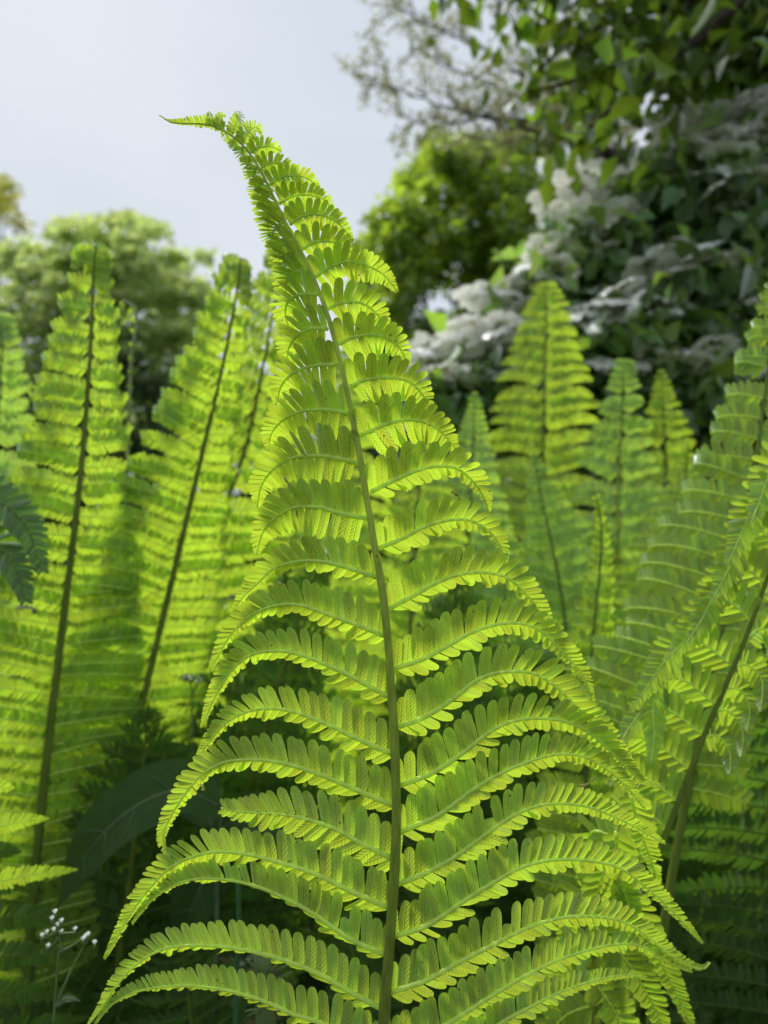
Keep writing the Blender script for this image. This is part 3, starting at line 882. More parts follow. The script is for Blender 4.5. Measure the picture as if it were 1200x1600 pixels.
def build_dark_edge():
    rng = random.Random(61)
    d = .74
    base = at(-150, 1500, d + .1); base[2] = -.03
    root = empty('fern_frond', base)
    tag(root, 'shade-tinted fern frond drooping in front of the upright knob tipped frond', 'fern frond', 'fern fronds')
    C = smooth([base, at(-150, 1200, d + .05), at(-140, 950, d), at(-125, 760, d), at(-110, 690, d)], 50)
    tube_obj('rachis', C, np.linspace(.0045, .001, 50), M_RACH, root, 8, .3, nrm(CAMP - C[20]), base)
    for p in ([(-122, 775), (-60, 765), (0, 785), (42, 825), (66, 895)], [(-128, 830), (-70, 825), (-10, 850), (25, 890), (40, 940)]):
        Cc = smooth([at(x, y, d - .012 * k) for k, (x, y) in enumerate(p)], 30)
        N = np.array([nrm(nrm(CAMP - c) + np.array([0, 0, .5])) for c in Cc])
        add_pinna(root, Cc, N, -1, 46 * d / FPX, rng, M_FERN_SHADE, 'md', .0013, tiltU=10, tiltL=10, ratio=.36, lean=70, prof=lambda s: max(.2, 1 - .75 * s ** 2.4))  # shade on this frond is put into the leaf colour
build_dark_edge()

# filling fronds of the fern bed
def build_fill():
    L = 'blurred fern frond in the crowded fern bed behind the tall sharp frond'
    protos = []
    rngs = random.Random(77)
    kinds = [M_FERN_SHADE, M_FERN_SHADE, M_FERN_SHADE, M_FERN_SHADE, M_FERN_SHADE]  # all filling fronds take the leaf with shade in its colour
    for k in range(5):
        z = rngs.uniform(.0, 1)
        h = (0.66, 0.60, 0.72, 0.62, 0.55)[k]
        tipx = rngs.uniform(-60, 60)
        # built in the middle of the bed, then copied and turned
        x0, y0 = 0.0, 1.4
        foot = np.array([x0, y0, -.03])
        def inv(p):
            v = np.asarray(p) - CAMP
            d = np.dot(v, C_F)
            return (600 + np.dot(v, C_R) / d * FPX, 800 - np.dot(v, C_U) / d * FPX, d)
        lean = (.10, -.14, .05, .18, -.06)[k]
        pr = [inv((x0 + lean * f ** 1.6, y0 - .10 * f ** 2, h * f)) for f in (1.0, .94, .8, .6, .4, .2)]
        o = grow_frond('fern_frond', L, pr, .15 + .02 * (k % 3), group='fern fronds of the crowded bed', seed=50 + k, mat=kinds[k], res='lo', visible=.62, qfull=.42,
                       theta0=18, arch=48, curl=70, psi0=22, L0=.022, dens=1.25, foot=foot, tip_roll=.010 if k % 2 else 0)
        protos.append(o)
    spots = [(-.55, 1.02, .95), (-.36, 1.18, .95), (-.18, 1.15, .9), (-.02, 1.2, .95), (-.72, 1.3, 1.0), (.14, 1.10, .85), (.27, 1.2, .9), (.42, 1.15, .85), (.56, 1.1, .85),
             (.70, 1.2, .95), (-.30, .98, .72), (.02, .95, .70), (.16, .90, .62), (.36, .92, .62), (.52, .90, .66), (-.5, .9, .66),
             (-.9, 1.7, 1.05), (-.5, 1.6, 1.05), (-.15, 1.75, 1.1), (.2, 1.8, 1.1), (.5, 1.7, 1.0), (.85, 1.6, 1.05), (-1.2, 2.2, 1.1), (-.7, 2.3, 1.15), (-.2, 2.3, 1.15),
             (.35, 2.4, 1.15), (.75, 2.2, 1.1), (1.2, 2.2, 1.1), (-.42, 1.05, .8), (.46, 1.02, .7), (.20, .74, .44), (.40, .76, .46),
             (-.62, 1.0, 1.28), (-.50, 1.08, 1.32), (-.40, 1.0, 1.25), (-.28, 1.08, 1.3), (-.16, 1.02, 1.15), (-.05, 1.1, 1.2), (.06, 1.0, 1.1), (.17, 1.1, 1.15), (.28, 1.0, 1.1),
             (.38, 1.06, 1.15), (.50, .98, 1.15), (.62, 1.04, 1.25), (-.56, 1.16, 1.3), (-.34, 1.18, 1.3), (.12, 1.2, 1.2), (.46, 1.16, 1.2), (.0, 1.02, .9), (-.2, .95, .9), (.2, .96, .85), (.42, .9, .8), (.56, .84, .75)]
    for yy in (2.0, 2.7, 3.2, 3.9):
        for k in range(7):
            spots.append(((k - 3 + rngs.uniform(-.3, .3)) * .23 * yy, yy + rngs.uniform(-.2, .2), rngs.uniform(1.05, 1.25)))
    for i, (x, y, s) in enumerate(spots):
        p = protos[i % 5]
        o = p if i < 5 else copy_tree(p)
        where = 'behind the knob tipped pair' if x < -.25 else ('behind the tall sharp frond' if x < .2 else 'below the flowering shrub')
        o['label'] = ('short shade-tinted fern frond low in the shade ' if s < 1.0 and y < 1.5 else ('tall shade-tinted fern frond in the thick of the bed ' if y < 1.5 else 'blurred fern frond far back in the bed ')) + where
        o.location = (x, y, -.03)
        o.scale = (s, s, s)
        o.rotation_euler = (math.radians(rngs.uniform(-22, 10)), math.radians(rngs.uniform(-16, 16)), math.radians(rngs.uniform(-55, 55)))
build_fill()

# ------------------------------------------------------------------ trees, shrub, background
M_BARK = plain_mat('bark', (0.045, 0.036, 0.026), (0.11, 0.09, 0.065), scale=40, rough=.9, bump=.7, stretch=(1, 1, .2), dist=.02)
M_T1 = leaf_mat('tree_leaf_grey_green', (0.15, 0.19, 0.085), (0.38, 0.46, 0.13), veins=False, mottle=.8, var=.3)
M_T2 = leaf_mat('tree_leaf_yellow_green', (0.085, 0.125, 0.025), (0.30, 0.42, 0.025), veins=False, mottle=.8, var=.3)
M_T3 = leaf_mat('tree_leaf_young_pale', (0.24, 0.25, 0.15), (0.20, 0.20, 0.08), veins=False, mottle=1, var=.3)
M_T4 = leaf_mat('tree_leaf_dark', (0.030, 0.052, 0.014), (0.11, 0.18, 0.012), veins=False, mottle=2, var=.4, gloss=0)
M_HEDGE = leaf_mat('hedge_leaf', (0.035, 0.060, 0.018), (0.06, 0.10, 0.015), veins=False, mottle=1, var=.3)
M_YEL = leaf_mat('tree_leaf_spring_yellow', (0.20, 0.21, 0.05), (0.30, 0.30, 0.03), veins=False, mottle=1, var=.3)
M_VIB = leaf_mat('shrub_leaf', (0.060, 0.105, 0.045), (0.20, 0.32, 0.025), veins=False, mottle=8, var=.35, gloss=.10, rough=.45)
M_PETAL = leaf_mat('white_petal', (0.82, 0.82, 0.80), (0.17, 0.17, 0.16), veins=False, mottle=20, var=.08, hue=0)
M_BUD = plain_mat('cream_bud', (0.45, 0.40, 0.20), (0.60, 0.55, 0.32), scale=80, rough=.7)
M_WEED = leaf_mat('weed_leaf', (0.034, 0.066, 0.022), (0.06, 0.11, 0.015), veins=False, mottle=70, var=.2, gloss=0)
M_WEEDV = plain_mat('weed_vein', (0.07, 0.115, 0.05), (0.11, 0.165, 0.075), scale=90)
M_STEM = plain_mat('weed_stem', (0.10, 0.16, 0.05), (0.15, 0.22, 0.08), scale=90, rough=.5)
M_COVER = leaf_mat('ground_cover_leaf', (0.022, 0.045, 0.014), (0.03, 0.06, 0.01), veins=False, mottle=12, var=.3, gloss=0)  # colour kept dark to paint in shade at the foot of the bed
M_BLADE = leaf_mat('grass_blade', (0.05, 0.12, 0.06), (0.06, 0.14, 0.05), veins=False, mottle=90, var=.1)

def leaves_mesh(centres, size, rng, down=0.0, ratio=.6, jitter=.35, flat=0.0, fold=.18):
    """folded diamond leaves (4 triangles each); down: tendency to hang; flat: tendency to lie level"""
    n = len(centres)
    X = rng.normal(size=(n, 3)); X[:, 2] -= down; X[:, 2] *= (1 - flat)
    X /= np.linalg.norm(X, axis=1, keepdims=True)
    Zr = rng.normal(size=(n, 3)); Zr[:, 2] += 3 * flat
    Y = np.cross(Zr, X); Y /= np.linalg.norm(Y, axis=1, keepdims=True) + 1e-9
    Z = np.cross(X, Y)
    s = size * rng.uniform(1 - jitter, 1 + jitter, (n, 1))
    P = [centres, centres + X * s * .38 + Y * s * ratio * .5 + Z * s * fold, centres + X * s * .42, centres + X * s * .38 - Y * s * ratio * .5 + Z * s * fold, centres + X * s - Z * s * .05]
    V = np.stack(P, 1).reshape(-1, 3)
    b = np.arange(n)[:, None] * 5
    F = np.stack([b + np.array([0, 1, 2]), b + np.array([1, 4, 2]), b + np.array([0, 2, 3]), b + np.array([2, 4, 3])], 1).reshape(-1, 3)
    r = np.repeat(rng.random(n), 5)
    return V, F, r

def crown_points(clumps, per, rng):
    out = []
    for c, r in clumps:
        k = int(per * rng.uniform(.7, 1.3))
        p = rng.normal(size=(k, 3)); p /= np.linalg.norm(p, axis=1, keepdims=True)
        p *= (rng.random((k, 1)) ** .45)
        out.append(np.asarray(c) + p * np.asarray(r))
    return np.vstack(out)

def tree(name, label, trunk_px, d, clumps, per, leaf, mat, seed, cat='tree', group=None, trunk_r=.16, flat=.2, limbs=12, ratio=.6, down=.2):
    rng = np.random.default_rng(seed)
    cx = at(trunk_px, 800, d)
    base = np.array([cx[0], cx[1], -.05])
    root = empty(name, base)
    tag(root, label, cat, group)
    cc = np.array([c for c, r in clumps])
    top = cc[:, 2].max() * .9
    h = np.linspace(0, 1, 9)
    C = np.stack([base[0] + .25 * np.sin(h * 3 + seed), base[1] + .2 * np.sin(h * 2.3), -.05 + h * top], 1)
    tube_obj('trunk', smooth(C, 26), np.linspace(trunk_r, trunk_r * .18, 26), M_BARK, root, 9)
    for k in rng.permutation(len(clumps))[:limbs]:
        c = cc[k]
        z0 = max(top * .15, c[2] * .62 - .2)
        st = np.array([np.interp(z0, C[:, 2], C[:, 0]), np.interp(z0, C[:, 2], C[:, 1]), z0])
        mid = (st + c) / 2 + np.array([0, 0, .12 * np.linalg.norm(c - st)])
        tube_obj('limb', smooth([st, mid, c], 12), np.linspace(trunk_r * .34, trunk_r * .07, 12), M_BARK, root, 6)
    V, F, r = leaves_mesh(crown_points(clumps, per, rng), leaf, rng, flat=flat, ratio=ratio, down=down)
    mesh_obj('crown', V, F, mat, root, base, rnd=r, smoothf=False)
    return root

def px_clumps(poly_rects, d, dspread, n, rpx, flatz, rng):
    """clumps over rectangles given in photo pixels (x0, y0, x1, y1, weight)"""
    out = []
    w = np.array([r[4] for r in poly_rects], float); w /= w.sum()
    for k in range(n):
        x0, y0, x1, y1, _ = poly_rects[rng.choice(len(poly_rects), p=w)]
        dd = d + rng.uniform(-dspread, dspread)
        p = at(rng.uniform(x0, x1), rng.uniform(y0, y1), dd)
        r = rpx / FPX * d * rng.uniform(.65, 1.3)
        out.append((p, (r, r, r * flatz)))
    return out

rg = np.random.default_rng(4)
# layered tree beyond the knob tipped fronds
tree('layered_tree', 'wide green tree with level layered branches and sky gaps beyond the knob tipped fronds', 130, 14,
     px_clumps([(90, 345, 210, 375, 2), (40, 400, 280, 440, 3), (-60, 395, 60, 430, 1), (180, 440, 335, 480, 3), (-80, 470, 180, 520, 3), (150, 500, 340, 560, 4), (-150, 540, 340, 700, 7), (-110, 400, 320, 620, 9), (30, 350, 240, 420, 3)],
               14, 1.8, 330, 26, .42, rg), 90, .15, M_T1, 21, flat=.45, group='background trees', trunk_r=.2)
tree('young_tree', 'sparse yellowish spring tree rising behind the layered tree', -20, 19,
     px_clumps([(-90, 265, 25, 330, 3), (-110, 330, 40, 420, 3)], 19, 1.5, 22, 26, .7, rg), 70, .15, M_YEL, 22, group='background trees', trunk_r=.13)
tree('round_tree', 'rounded dense yellow green tree beside the white flowering shrub', 745, 10,
     px_clumps([(650, 215, 860, 270, 3), (610, 265, 960, 350, 6), (590, 340, 960, 450, 7), (580, 450, 900, 640, 7), (572, 340, 640, 560, 3)], 10, 1.0, 340, 28, .7, rg), 130, .105, M_T2, 23, group='background trees', trunk_r=.15, flat=.25)

def build_hedge(name, label, rects, d, ds, n, rpx, leaf, mat, seed, per, kind=None):
    rng = np.random.default_rng(seed)
    cl = px_clumps(rects, d, ds, n, rpx, .7, rng)
    V, F, r = leaves_mesh(crown_points(cl, per, rng), leaf, rng, flat=.2)
    V[:, 2] = np.maximum(V[:, 2], 0.0)
    b = V.mean(0); b[2] = 0
    o = mesh_obj(name, V, F, mat, None, b, rnd=r, smoothf=False)
    tag(o, label, 'hedge' if kind is None else 'woodland', None, kind)
build_hedge('woodland', 'distant dark wood closing the view behind the trees', [(-500, 610, 1700, 930, 1)], 30, 3, 420, 60, .45, M_HEDGE, 33, 150, 'stuff')
build_hedge('hedge', 'dark clipped-looking hedge under the layered tree behind the knob tipped fronds', [(-250, 590, 330, 930, 1), (-200, 560, 300, 640, .5)], 11, .6, 70, 50, .11, M_HEDGE, 34, 300)

# thin-branched tree with pale young leaves against the sky
def build_airy():
    rng = np.random.default_rng(8)
    d = 6.5
    base = at(1010, 800, d + .5); base[2] = -.05
    root = empty('airy_tree', base)
    tag(root, 'airy thin branched tree with pale young leaves against the sky', 'tree', 'background trees')
    fork = at(985, 290, d + .4)
    tube_obj('trunk', smooth([base, base + np.array([.1, 0, 1.6]), fork], 20), np.linspace(.11, .05, 20), M_BARK, root, 8)
    ends = [[(900, 225), (800, 195), (690, 165), (600, 130), (548, 112)], [(905, 180), (820, 120), (740, 70), (660, 35), (610, 5)], [(920, 215), (850, 190), (760, 185), (670, 195), (620, 175)],
            [(910, 160), (850, 80), (790, 20), (750, -40)], [(930, 150), (890, 50), (860, -60)], [(900, 200), (830, 160), (760, 130), (690, 100), (640, 75)], [(960, 160), (950, 60), (940, -60)],
            [(900, 215), (840, 215), (780, 220), (730, 210)]]
    pts = []
    for e in ends:
        dd = d + rng.uniform(-.5, .5)
        C = smooth([fork] + [at(x, y, dd) for x, y in e], 40)
        C[3:-1] += rng.normal(size=(36, 3)) * .008
        tube_obj('limb', C, np.linspace(.028, .004, 40), M_BARK, root, 6)
        for k in range(10, 40, 2):
            for _ in range(2):
                t = nrm(C[min(39, k + 1)] - C[k - 1])
                v = nrm(t * .7 + rng.normal(size=3) * .6 + np.array([0, 0, .15])) * rng.uniform(.18, .5)
                tw = smooth([C[k], C[k] + v * .5 + np.array([0, 0, .03]), C[k] + v], 8)
                tube_obj('twig', tw, np.linspace(.006, .002, 8), M_BARK, root, 4)
                for j in range(2, 8):
                    pts.append(tw[j] + rng.normal(size=(rng.integers(4, 9), 3)) * .028)
    pts = np.vstack(pts)
    V, F, r = leaves_mesh(pts, .042, rng, down=.2)
    mesh_obj('crown', V, F, M_T3, root, base, rnd=r, smoothf=False)
build_airy()

# dark-leaved tree overhanging at the top
def ovate_leaf_mesh(name, mat, rndv, L=1.0):
    ss = [0, .12, .3, .5, .7, .86, 1.0]; ws = [.03, .5, .92, 1.0, .78, .4, .02]
    V = []
    for s, w in zip(ss, ws):
        for y in (-1, -.5, 0, .5, 1):
            V.append((s, y * w * .30, .10 * abs(y) * w - .22 * s * s + .02 * math.sin(s * 17) * abs(y)))
    me = bpy.data.meshes.new(name)
    fill_mesh(me, np.array(V), grid_faces(7, 4), None, np.full(len(V), rndv))
    me.materials.append(mat)
    return me

def put_leaf(me, root, p, X, up, size, name='leaf'):
    X = nrm(X); Y = nrm(np.cross(up, X)); Z = np.cross(X, Y)
    o = bpy.data.objects.new(name, me)
    COL.objects.link(o)
    o.parent = root
    o.rotation_mode = 'QUATERNION'
    o.rotation_quaternion = Matrix((X, Y, Z)).transposed().to_quaternion()
    o.scale = (size,) * 3
    o.location = tuple(np.asarray(p) - WLOC[root.name])
    return o

def build_dark_tree():
    rng = np.random.default_rng(9)
    d = 2.2
    base = at(1330, 800, d + .3); base[2] = -.05
    root = empty('overhanging_tree', base)
    tag(root, 'dark leaved tree overhanging above the white flowering shrub', 'tree', 'background trees')
    fork = at(1310, 0, d + .3)
    tube_obj('trunk', smooth([base, (base + fork) / 2 + np.array([.05, 0, 0]), fork], 16), np.linspace(.09, .05, 16), M_BARK, root, 8)
    ends = [[(1180, -20), (1060, 40), (940, 110), (850, 140)], [(1150, 0), (1000, 20), (900, 60), (840, 110)], [(1180, -40), (1050, -40), (940, -20), (880, 20)], [(1190, -10), (1090, 60), (990, 140), (920, 200)],
            [(1220, -20), (1150, 0), (1080, -60)], [(1210, 0), (1120, 50), (1030, 70), (960, 110)], [(1200, -40), (1120, 0), (1010, -30), (920, -50), (700, -60)]]
    me = [ovate_leaf_mesh('leaf', M_T4, v) for v in (.1, .35, .6, .9)]
    big, rest = [], []
    for e in ends:
        dd = d + rng.uniform(-.3, .3)
        C = smooth([fork] + [at(x, y, dd) for x, y in e], 36)
        tube_obj('limb', C, np.linspace(.03, .006, 36), M_BARK, root, 6)
        for k in range(6, 36):
            for _ in range(4):
                big.append(C[k] + rng.normal(size=3) * np.array([.09, .14, .09]))
            rest.append(C[k] + rng.normal(size=(6, 3)) * np.array([.09, .16, .06]))
    idx = rng.permutation(len(big))
    for k in idx[:300]:
        put_leaf(me[k % 4], root, big[k], rng.normal(size=3) * .6 + np.array([-.3, 0, -.8]), rng.normal(size=3) * .5 + np.array([0, -.2, 1]), rng.uniform(.06, .10))
    pts = np.vstack(rest + [np.array([big[k] for k in idx[300:]])])
    V, F, r = leaves_mesh(pts, .075, rng, down=.9)
    tag(mesh_obj('crown', V, F, M_T4, root, base, rnd=r, smoothf=False), kind='stuff')
build_dark_tree()

# white flowering shrub with tiers of flat flower heads
def flower_mesh(seed):
    rng = random.Random(seed)
    V, F, mi = [], [], []
    def petal(c, ax, up, L, w):
        b = len(V)
        sd = np.cross(up, ax)
        for s, ww, z in ((0.05, .18, 0), (.45, .95, .05), (.8, .85, .02), (1.0, .35, -.08)):
            for y in (-1, 0, 1):
                V.append(c + ax * L * s + sd * y * ww * w * .5 + up * L * (z + .05 * abs(y)))
        for i in range(3):
            for j in range(2):
                F.append((b + i * 3 + j, b + i * 3 + j + 1, b + i * 3 + j + 4, b + i * 3 + j + 3)); mi.append(0)
    n = 8
    for k in range(n):
        a = 2 * math.pi * k / n + rng.uniform(-.2, .2)
        rr = rng.uniform(.034, .046)
        c = np.array([math.cos(a) * rr, math.sin(a) * rr, rng.uniform(-.004, .008)])
        up = nrm(np.array([math.cos(a) * .35 + rng.uniform(-.25, .25), math.sin(a) * .35 + rng.uniform(-.25, .25), 1]))
        t0 = nrm(np.cross(up, [0.2, 1, 0.1])); t1 = np.cross(up, t0)
        a0 = rng.uniform(0, 6)
        for j in range(5):
            an = a0 + j * 2 * math.pi / 5
            petal(c, math.cos(an) * t0 + math.sin(an) * t1, up, rng.uniform(.019, .025), .021)
    for k in range(26):
        a = rng.uniform(0, 6.28); rr = .030 * math.sqrt(rng.random())
        c = np.array([math.cos(a) * rr, math.sin(a) * rr, .004 + .006 * (1 - rr / .03)]); r = .0032; b = len(V)
        for dv in ((1, 0, 0), (0, 1, 0), (-1, 0, 0), (0, -1, 0), (0, 0, 1), (0, 0, -1)):
            V.append(c + np.array(dv) * r)
        for f in ((0, 1, 4), (1, 2, 4), (2, 3, 4), (3, 0, 4), (1, 0, 5), (2, 1, 5), (3, 2, 5), (0, 3, 5)):
            F.append(tuple(b + i for i in f)); mi.append(1)
    me = bpy.data.meshes.new('flower_head')
    fill_mesh(me, np.array(V), F, None, np.full(len(V), .5))
    me.materials.append(M_PETAL); me.materials.append(M_BUD)
    me.polygons.foreach_set('material_index', np.array(mi, np.int32))
    return me

def build_shrub():
    rng = np.random.default_rng(12)
    base = at(1240, 800, 3.0); base[2] = -.05
    root = empty('flowering_shrub', base)
    tag(root, 'large dark leaved shrub with tiers of flat white flower heads behind the ferns', 'shrub')
    fm = [flower_mesh(k) for k in range(5)]
    lm = [ovate_leaf_mesh('leaf', M_VIB, v) for v in (.1, .35, .6, .9)]
    # tiers: photo pixels of the flowering stretch, depth
    rows = [([(1030, 258), (1110, 243), (1230, 222)], 2.4), ([(1000, 435), (1060, 422), (1120, 395)], 2.3), ([(720, 548), (780, 542), (840, 530)], 2.4), ([(890, 500), (950, 485), (1030, 465)], 2.3), ([(1130, 320), (1180, 300), (1240, 275)], 2.3),
            ([(1020, 222), (1110, 205), (1230, 190)], 2.5), ([(1100, 280), (1160, 262), (1240, 240)], 2.35), ([(870, 330), (950, 300), (1020, 275)], 2.6), ([(850, 385), (930, 368), (1000, 340)], 2.5),
            ([(695, 528), (770, 520), (830, 500)], 2.7), ([(880, 545), (950, 520), (1050, 482)], 2.3), ([(1060, 475), (1100, 450), (1140, 412)], 2.4), ([(1035, 592), (1080, 580), (1115, 552)], 2.2),
            ([(650, 570), (690, 560), (720, 560)], 2.6), ([(740, 480), (790, 465), (850, 440)], 2.8), ([(1100, 140), (1150, 120), (1230, 85)], 2.7),
            ([(855, 440), (910, 425), (970, 400)], 2.6), ([(960, 415), (1030, 400), (1100, 360)], 2.7), ([(780, 590), (840, 600), (900, 560)], 2.5), ([(1120, 520), (1170, 500), (1240, 470)], 2.4),
            ([(680, 600), (720, 610), (770, 600)], 2.4), ([(900, 480), (960, 462), (1020, 440)], 2.8), ([(1150, 200), (1190, 190), (1240, 165)], 2.5),
            ([(1130, 350), (1180, 330), (1240, 310)], 2.5), ([(960, 640), (1030, 640), (1100, 610)], 2.5), ([(940, 585), (985, 575), (1030, 560)], 2.3), ([(1100, 620), (1160, 600), (1240, 560)], 2.3)]
    stemtop = at(1260, 250, 3.0)
    for k in range(3):
        o = np.array([rng.uniform(-.15, .15), rng.uniform(-.15, .15), 0])
        tube_obj('stem', smooth([base + o * .5, (base + stemtop) / 2 + o * 1.5, stemtop + o * 3 + np.array([0, 0, .2])], 16), np.linspace(.04, .012, 16), M_BARK, root, 7)
    leaves, fill = [], []
    nf = 0
    for px, d in rows:
        d = 2.2 + (d - 2.2) * .45
        R3 = [at(x, y, d + rng.uniform(-.05, .05)) for x, y in px]
        sz = min(max(R3[-1][2] - .1, .5), stemtop[2])
        st = base + (stemtop - base) * ((sz - base[2]) / (stemtop[2] - base[2]))
        C = smooth([st, (st + R3[-1]) / 2 + np.array([0, 0, .03])] + R3[::-1], 40)
        tube_obj('branch', C - np.array([0, 0, .03]), np.linspace(.012, .003, 40), M_BARK, root, 5)
        Rr = smooth(R3, 30)
        ln = np.linalg.norm(R3[0] - R3[-1])
        m = max(3, int(ln / .038))
        for j in range(m):
            for side in ((-1, 1) if rng.random() < .8 else (0,)):
                p = Rr[int((j + .5) / m * 29)] + np.array([rng.normal() * .012, side * .05 + rng.normal() * .02, .016 + rng.normal() * .018])
                o = bpy.data.objects.new('flower_head', fm[nf % 5]); nf += 1
                COL.objects.link(o); o.parent = root
                o.location = tuple(p - WLOC[root.name])
                o.rotation_euler = (rng.normal() * .25 + .22, rng.normal() * .28, rng.uniform(0, 6.28))
                s = rng.uniform(.9, 1.4); o.scale = (s, s, s)
        for j in range(14, 40):
            for _ in range(4):
                leaves.append(C[j] + rng.normal(size=3) * np.array([.05, .07, .015]) + np.array([0, .02, -.05]))
            fill.append(C[j] + rng.normal(size=(16, 3)) * np.array([.06, .10, .035]) + np.array([0, .12, -.085]))
    idx = rng.permutation(len(leaves))
    for k in idx[:300]:
        put_leaf(lm[k % 4], root, leaves[k], np.array([rng.normal() * .7, rng.normal() * .7, -.75]), rng.normal(size=3) * .4 + np.array([0, 0, 1]), rng.uniform(.06, .10))
    inner = px_clumps([(930, 300, 1300, 640, 3), (800, 450, 1000, 660, 1), (1010, 240, 1300, 640, 2)], 3.0, .2, 70, 52, .6, rng)
    pts = np.vstack(fill + [np.array([leaves[k] for k in idx[300:]]), crown_points(inner, 80, rng)])
    pts = pts[pts[:, 2] > .15]
    V, F, r = leaves_mesh(pts, .085, rng, down=1.0)
    tag(mesh_obj('foliage', V, F, M_VIB, root, base, rnd=r, smoothf=False), kind='stuff')
build_shrub()

# ------------------------------------------------------------------ undergrowth
def broad_leaf(root, px, d, wpx, rng, mat=None, wav=.12, tilt=.35):
    """a broad blade along a midrib given in photo pixels (x, y, depth offset)"""
    C = smooth([at(x, y, d + z) for x, y, z in px], 22)
    T = tangents(C)
    V = []
    w = wpx / FPX * d
    for i in range(22):
        s = i / 21
        n = nrm(CAMP - C[i] + np.array([0, 0, .4])); sd = nrm(np.cross(T[i], n)); n = np.cross(sd, T[i])
        ww = w * (math.sin(math.pi * min(1, s * 1.02 + .02) ** .7) ** .8 + .02)
        for j, y in enumerate((-1, -.6, -.25, 0, .25, .6, 1)):
            V.append(C[i] + sd * y * ww + n * (tilt * abs(y) * ww + wav * ww * math.sin(s * 19 + y * 3) * abs(y)))
    bl = mesh_obj('leaf_blade', np.array(V), grid_faces(22, 6), mat or M_WEED, root, C[0], rnd=np.full(len(V), rng.random()))
    tube_obj('leaf_midrib', C, np.linspace(.0022, .0006, 22), M_WEEDV, bl, 5)
    for k in range(3, 18, 3):
        for sgn in (0, 6):
            a, b = np.array(V[k * 7 + 3]), np.array(V[min(21, k + 3) * 7 + sgn])
            q = np.array(V[min(21, k + 1) * 7 + (1 if sgn == 0 else 5)])
            tube_obj('leaf_vein', smooth([a, q, a + (b - a) * .95], 7), np.linspace(.0008, .0002, 7), M_WEEDV, bl, 4)

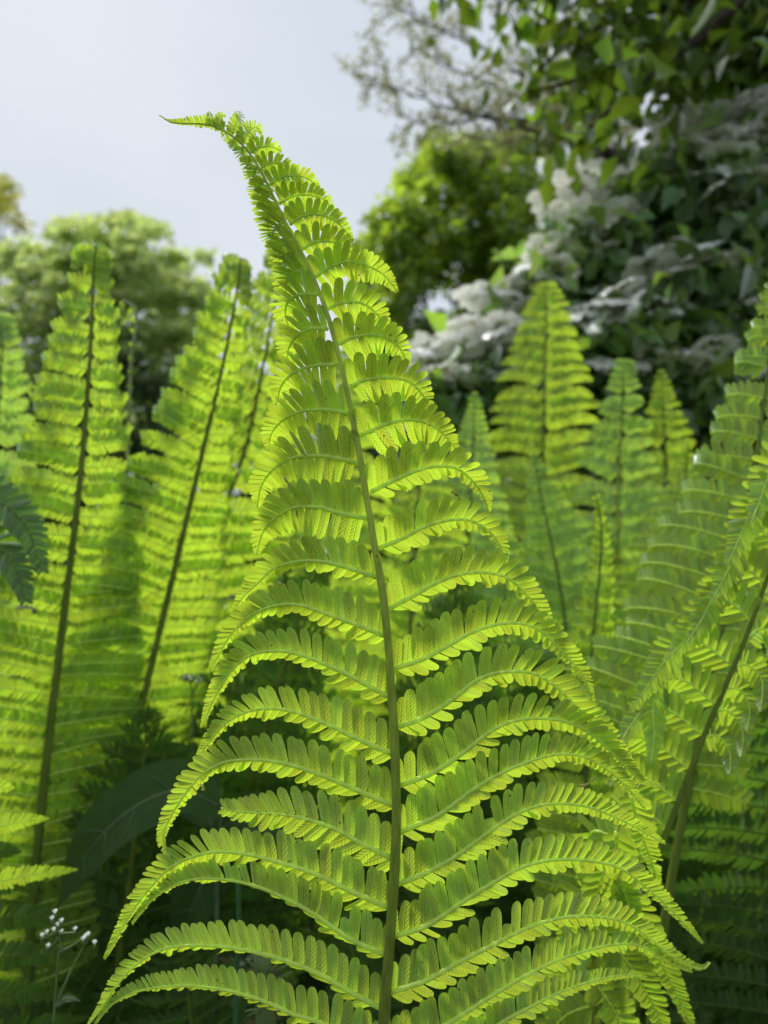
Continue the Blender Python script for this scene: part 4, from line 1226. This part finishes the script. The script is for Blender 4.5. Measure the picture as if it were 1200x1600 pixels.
def build_weeds():
    rng = random.Random(5)
    b = at(330, 1600, .80); b[2] = -.03
    root = empty('broadleaf_weed', b)
    tag(root, 'dark broad leaved weed with pale veins in the shade between the fern fronds', 'weed')
    for px, d, w in (([(345, 1262, .06), (280, 1235, .02), (205, 1265, 0), (140, 1330, 0), (88, 1420, .02)], .76, 46), ([(330, 1290, 0), (310, 1250, .03), (290, 1210, .06), (240, 1185, .08), (190, 1200, .1)], .84, 40),
                     ([(345, 1300, .02), (330, 1350, .0), (300, 1420, .0), (280, 1490, .02)], .86, 38), ([(350, 1290, .02), (400, 1290, .0), (450, 1330, .0), (480, 1390, .02)], .86, 44)):
        tube_obj('leaf_stalk', smooth([b, at(338, 1450, .84), at(*[px[0][0], px[0][1], d + px[0][2]])], 14), np.linspace(.004, .0022, 14), M_WEEDV, root, 6)
        broad_leaf(root, px, d, w, rng)
    # weed with tiny white flowers
    def flower_weed(label, stems, leafs, d, fs, base_px):
        b = at(base_px[0], base_px[1], d); b[2] = -.03
        root = empty('flowering_weed', b)
        tag(root, label, 'weed', 'small white flowered weeds')
        for st in stems:
            P = [at(x, y, d) for x, y in st]
            tube_obj('stem', smooth(P if len(st) != 0 else P, 16), np.linspace(.0013, .0007, 16), M_STEM, root, 5)
        tube_obj('stem', smooth([b, (b + at(*stems[0][0], d)) / 2 + np.array([.01, 0, 0]), at(*stems[0][0], d)], 16), np.linspace(.0018, .0013, 16), M_STEM, root, 5)
        for x, y in fs:
            p = at(x, y, d + rng.uniform(-.006, .006))
            V, F = [], []
            for j in range(4):
                a = j * math.pi / 2 + rng.uniform(0, .5)
                u = C_R * math.cos(a) + C_F * math.sin(a)
                sd = np.cross(u, C_U)
                k = len(V)
                L = .0028
                for s, w in ((0, .3), (.6, .9), (1, .5)):
                    V += [p + u * L * s * .6 + C_U * L * (s + .5) + sd * w * L * .5, p + u * L * s * .6 + C_U * L * (s + .5) - sd * w * L * .5]
                F += [(k, k + 1, k + 3, k + 2), (k + 2, k + 3, k + 5, k + 4)]
            f = mesh_obj('flower', np.array(V), F, M_PETAL, root, p, rnd=np.full(len(V), .5))
            tube_obj('calyx', np.array([p - C_U * .0035, p, p + C_U * .0012]), [.0006, .0013, .0011], M_STEM, f, 5)
        for lf in leafs:
            broad_leaf(root, lf, d, 6, rng, M_BLADE, wav=.02)
    flower_weed('slender upright weed with tiny white flowers beside the shade-tinted serrated frond',
                [[(84, 1600), (88, 1540), (92, 1490), (97, 1485)], [(88, 1570), (105, 1530), (125, 1490), (136, 1470)], [(97, 1486), (112, 1478), (128, 1468)], [(97, 1486), (92, 1460), (84, 1440), (86, 1432)], [(92, 1460), (105, 1458), (117, 1457)],
                 [(90, 1455), (78, 1462), (66, 1468)], [(92, 1465), (84, 1475), (75, 1482)]],
                [[(88, 1572, 0), (100, 1562, 0), (113, 1561, 0), (125, 1565, 0)]], .60,
                [(86, 1430), (81, 1440), (96, 1444), (117, 1457), (96, 1461), (66, 1467), (73, 1462), (75, 1483), (84, 1458), (133, 1468), (138, 1465), (148, 1478), (130, 1472), (90, 1450)], (84, 1620))
    flower_weed('dim weed with two white blossoms in the shade beside the bent pinnae', [[(300, 1120), (300, 1080), (292, 1058)], [(300, 1085), (312, 1066)]], [], .95, [(290, 1056), (294, 1060), (288, 1062), (310, 1062), (315, 1066), (306, 1068), (298, 1064), (303, 1059)], (305, 1300))
    flower_weed('dim weed with white blossoms showing through the knob tipped frond', [[(125, 1060), (122, 1000), (118, 970)], [(122, 1010), (130, 950), (133, 930)]], [], 1.02, [(116, 972), (121, 968), (118, 978), (130, 930), (136, 932), (133, 925)], (125, 1300))
    # grass stalk and horsetail-like stalk
    b = at(372, 1600, .62); b[2] = -.03
    C = smooth([b, at(368, 1600, .62), at(374, 1480, .62), at(372, 1380, .62), at(371, 1300, .63)], 24)
    tag(tube_obj('grass_stalk', C, np.linspace(.0026, .0020, 24), M_BLADE, None, 7, .4, nrm(CAMP - C[10])), 'single smooth blue green grass stalk behind the lower pinnae', 'grass stalk')
    b = at(420, 1600, .66); b[2] = -.03
    root = empty('horsetail_stalk', b)
    tag(root, 'thick jointed horsetail stalk with a whorl of needle branches behind the lower pinnae', 'weed')
    C = smooth([b, at(416, 1660, .66), at(412, 1560, .66), at(410, 1485, .66)], 24)
    tube_obj('stem', C, np.full(24, .0085) * (1 + .12 * np.cos(np.linspace(0, 30, 24))), M_STEM, root, 10)
    for k in range(14):
        a = rng.uniform(-.6, .9); L = rng.uniform(22, 42)
        y0 = rng.choice((1520, 1535, 1575))
        s = 1 if rng.random() < .7 else -1
        p = [at(414 + s * 4, y0, .655), at(414 + s * L * .5, y0 - L * .35 * a, .65), at(414 + s * L, y0 - L * .9 * a, .65)]
        tube_obj('needle_branch', smooth(p, 8), np.linspace(.0013, .0008, 8), M_STEM, root, 5)
    # fiddlehead hook
    b = at(196, 1200, 1.0); b[2] = -.03
    pts = [b, at(190, 1000, 1.0), at(200, 700, 1.0), at(205, 560, 1.0), at(213, 510, 1.0), at(212, 482, 1.0), at(200, 470, 1.0), at(187, 475, 1.0), at(184, 488, 1.0), at(191, 496, 1.0), at(198, 490, 1.0)]
    root = empty('fiddlehead', b)
    tag(root, 'hooked young fiddlehead with a pale fuzzy stem beside the knob tipped frond', 'fiddlehead')
    C = smooth(pts, 70)
    tube_obj('stem', C, np.linspace(.0042, .0022, 70), plain_mat('fiddlehead_fuzz', (.20, .23, .12), (.30, .33, .20), scale=200, rough=.9), root, 8, loc=b)
    rr = random.Random(3)
    for k in range(46, 70, 1):
        t = nrm(C[min(69, k + 1)] - C[k - 1]); inn = nrm(at(196, 490, 1.0) - C[k] + np.array([0, 0, -.004]))
        e = C[k] + inn * .012 + np.array([0, -.004, -.006])
        Cc = smooth([C[k], (C[k] + e) / 2 + t * .002, e], 8)
        N = np.tile(nrm(CAMP - C[k]), (8, 1))
        add_pinna(root, Cc, N, 1, .006, rr, M_FERN, 'lo', .0008)

def build_cover():
    rng = np.random.default_rng(44)
    n = 9000
    x = rng.uniform(-1.6, 1.6, n); y = rng.uniform(.42, 3.2, n)
    z = rng.random(n) ** 1.4 * (.10 + .16 * np.clip((y - .4), 0, 1.2))
    V, F, r = leaves_mesh(np.stack([x, y, z], 1), .05, rng, ratio=.55, flat=.2)
    tag(mesh_obj('ground_cover', V, F, M_COVER, None, rnd=r, smoothf=False), 'low leafy ground cover in the shade under the ferns', 'ground cover', None, 'stuff')
build_weeds()
build_cover()
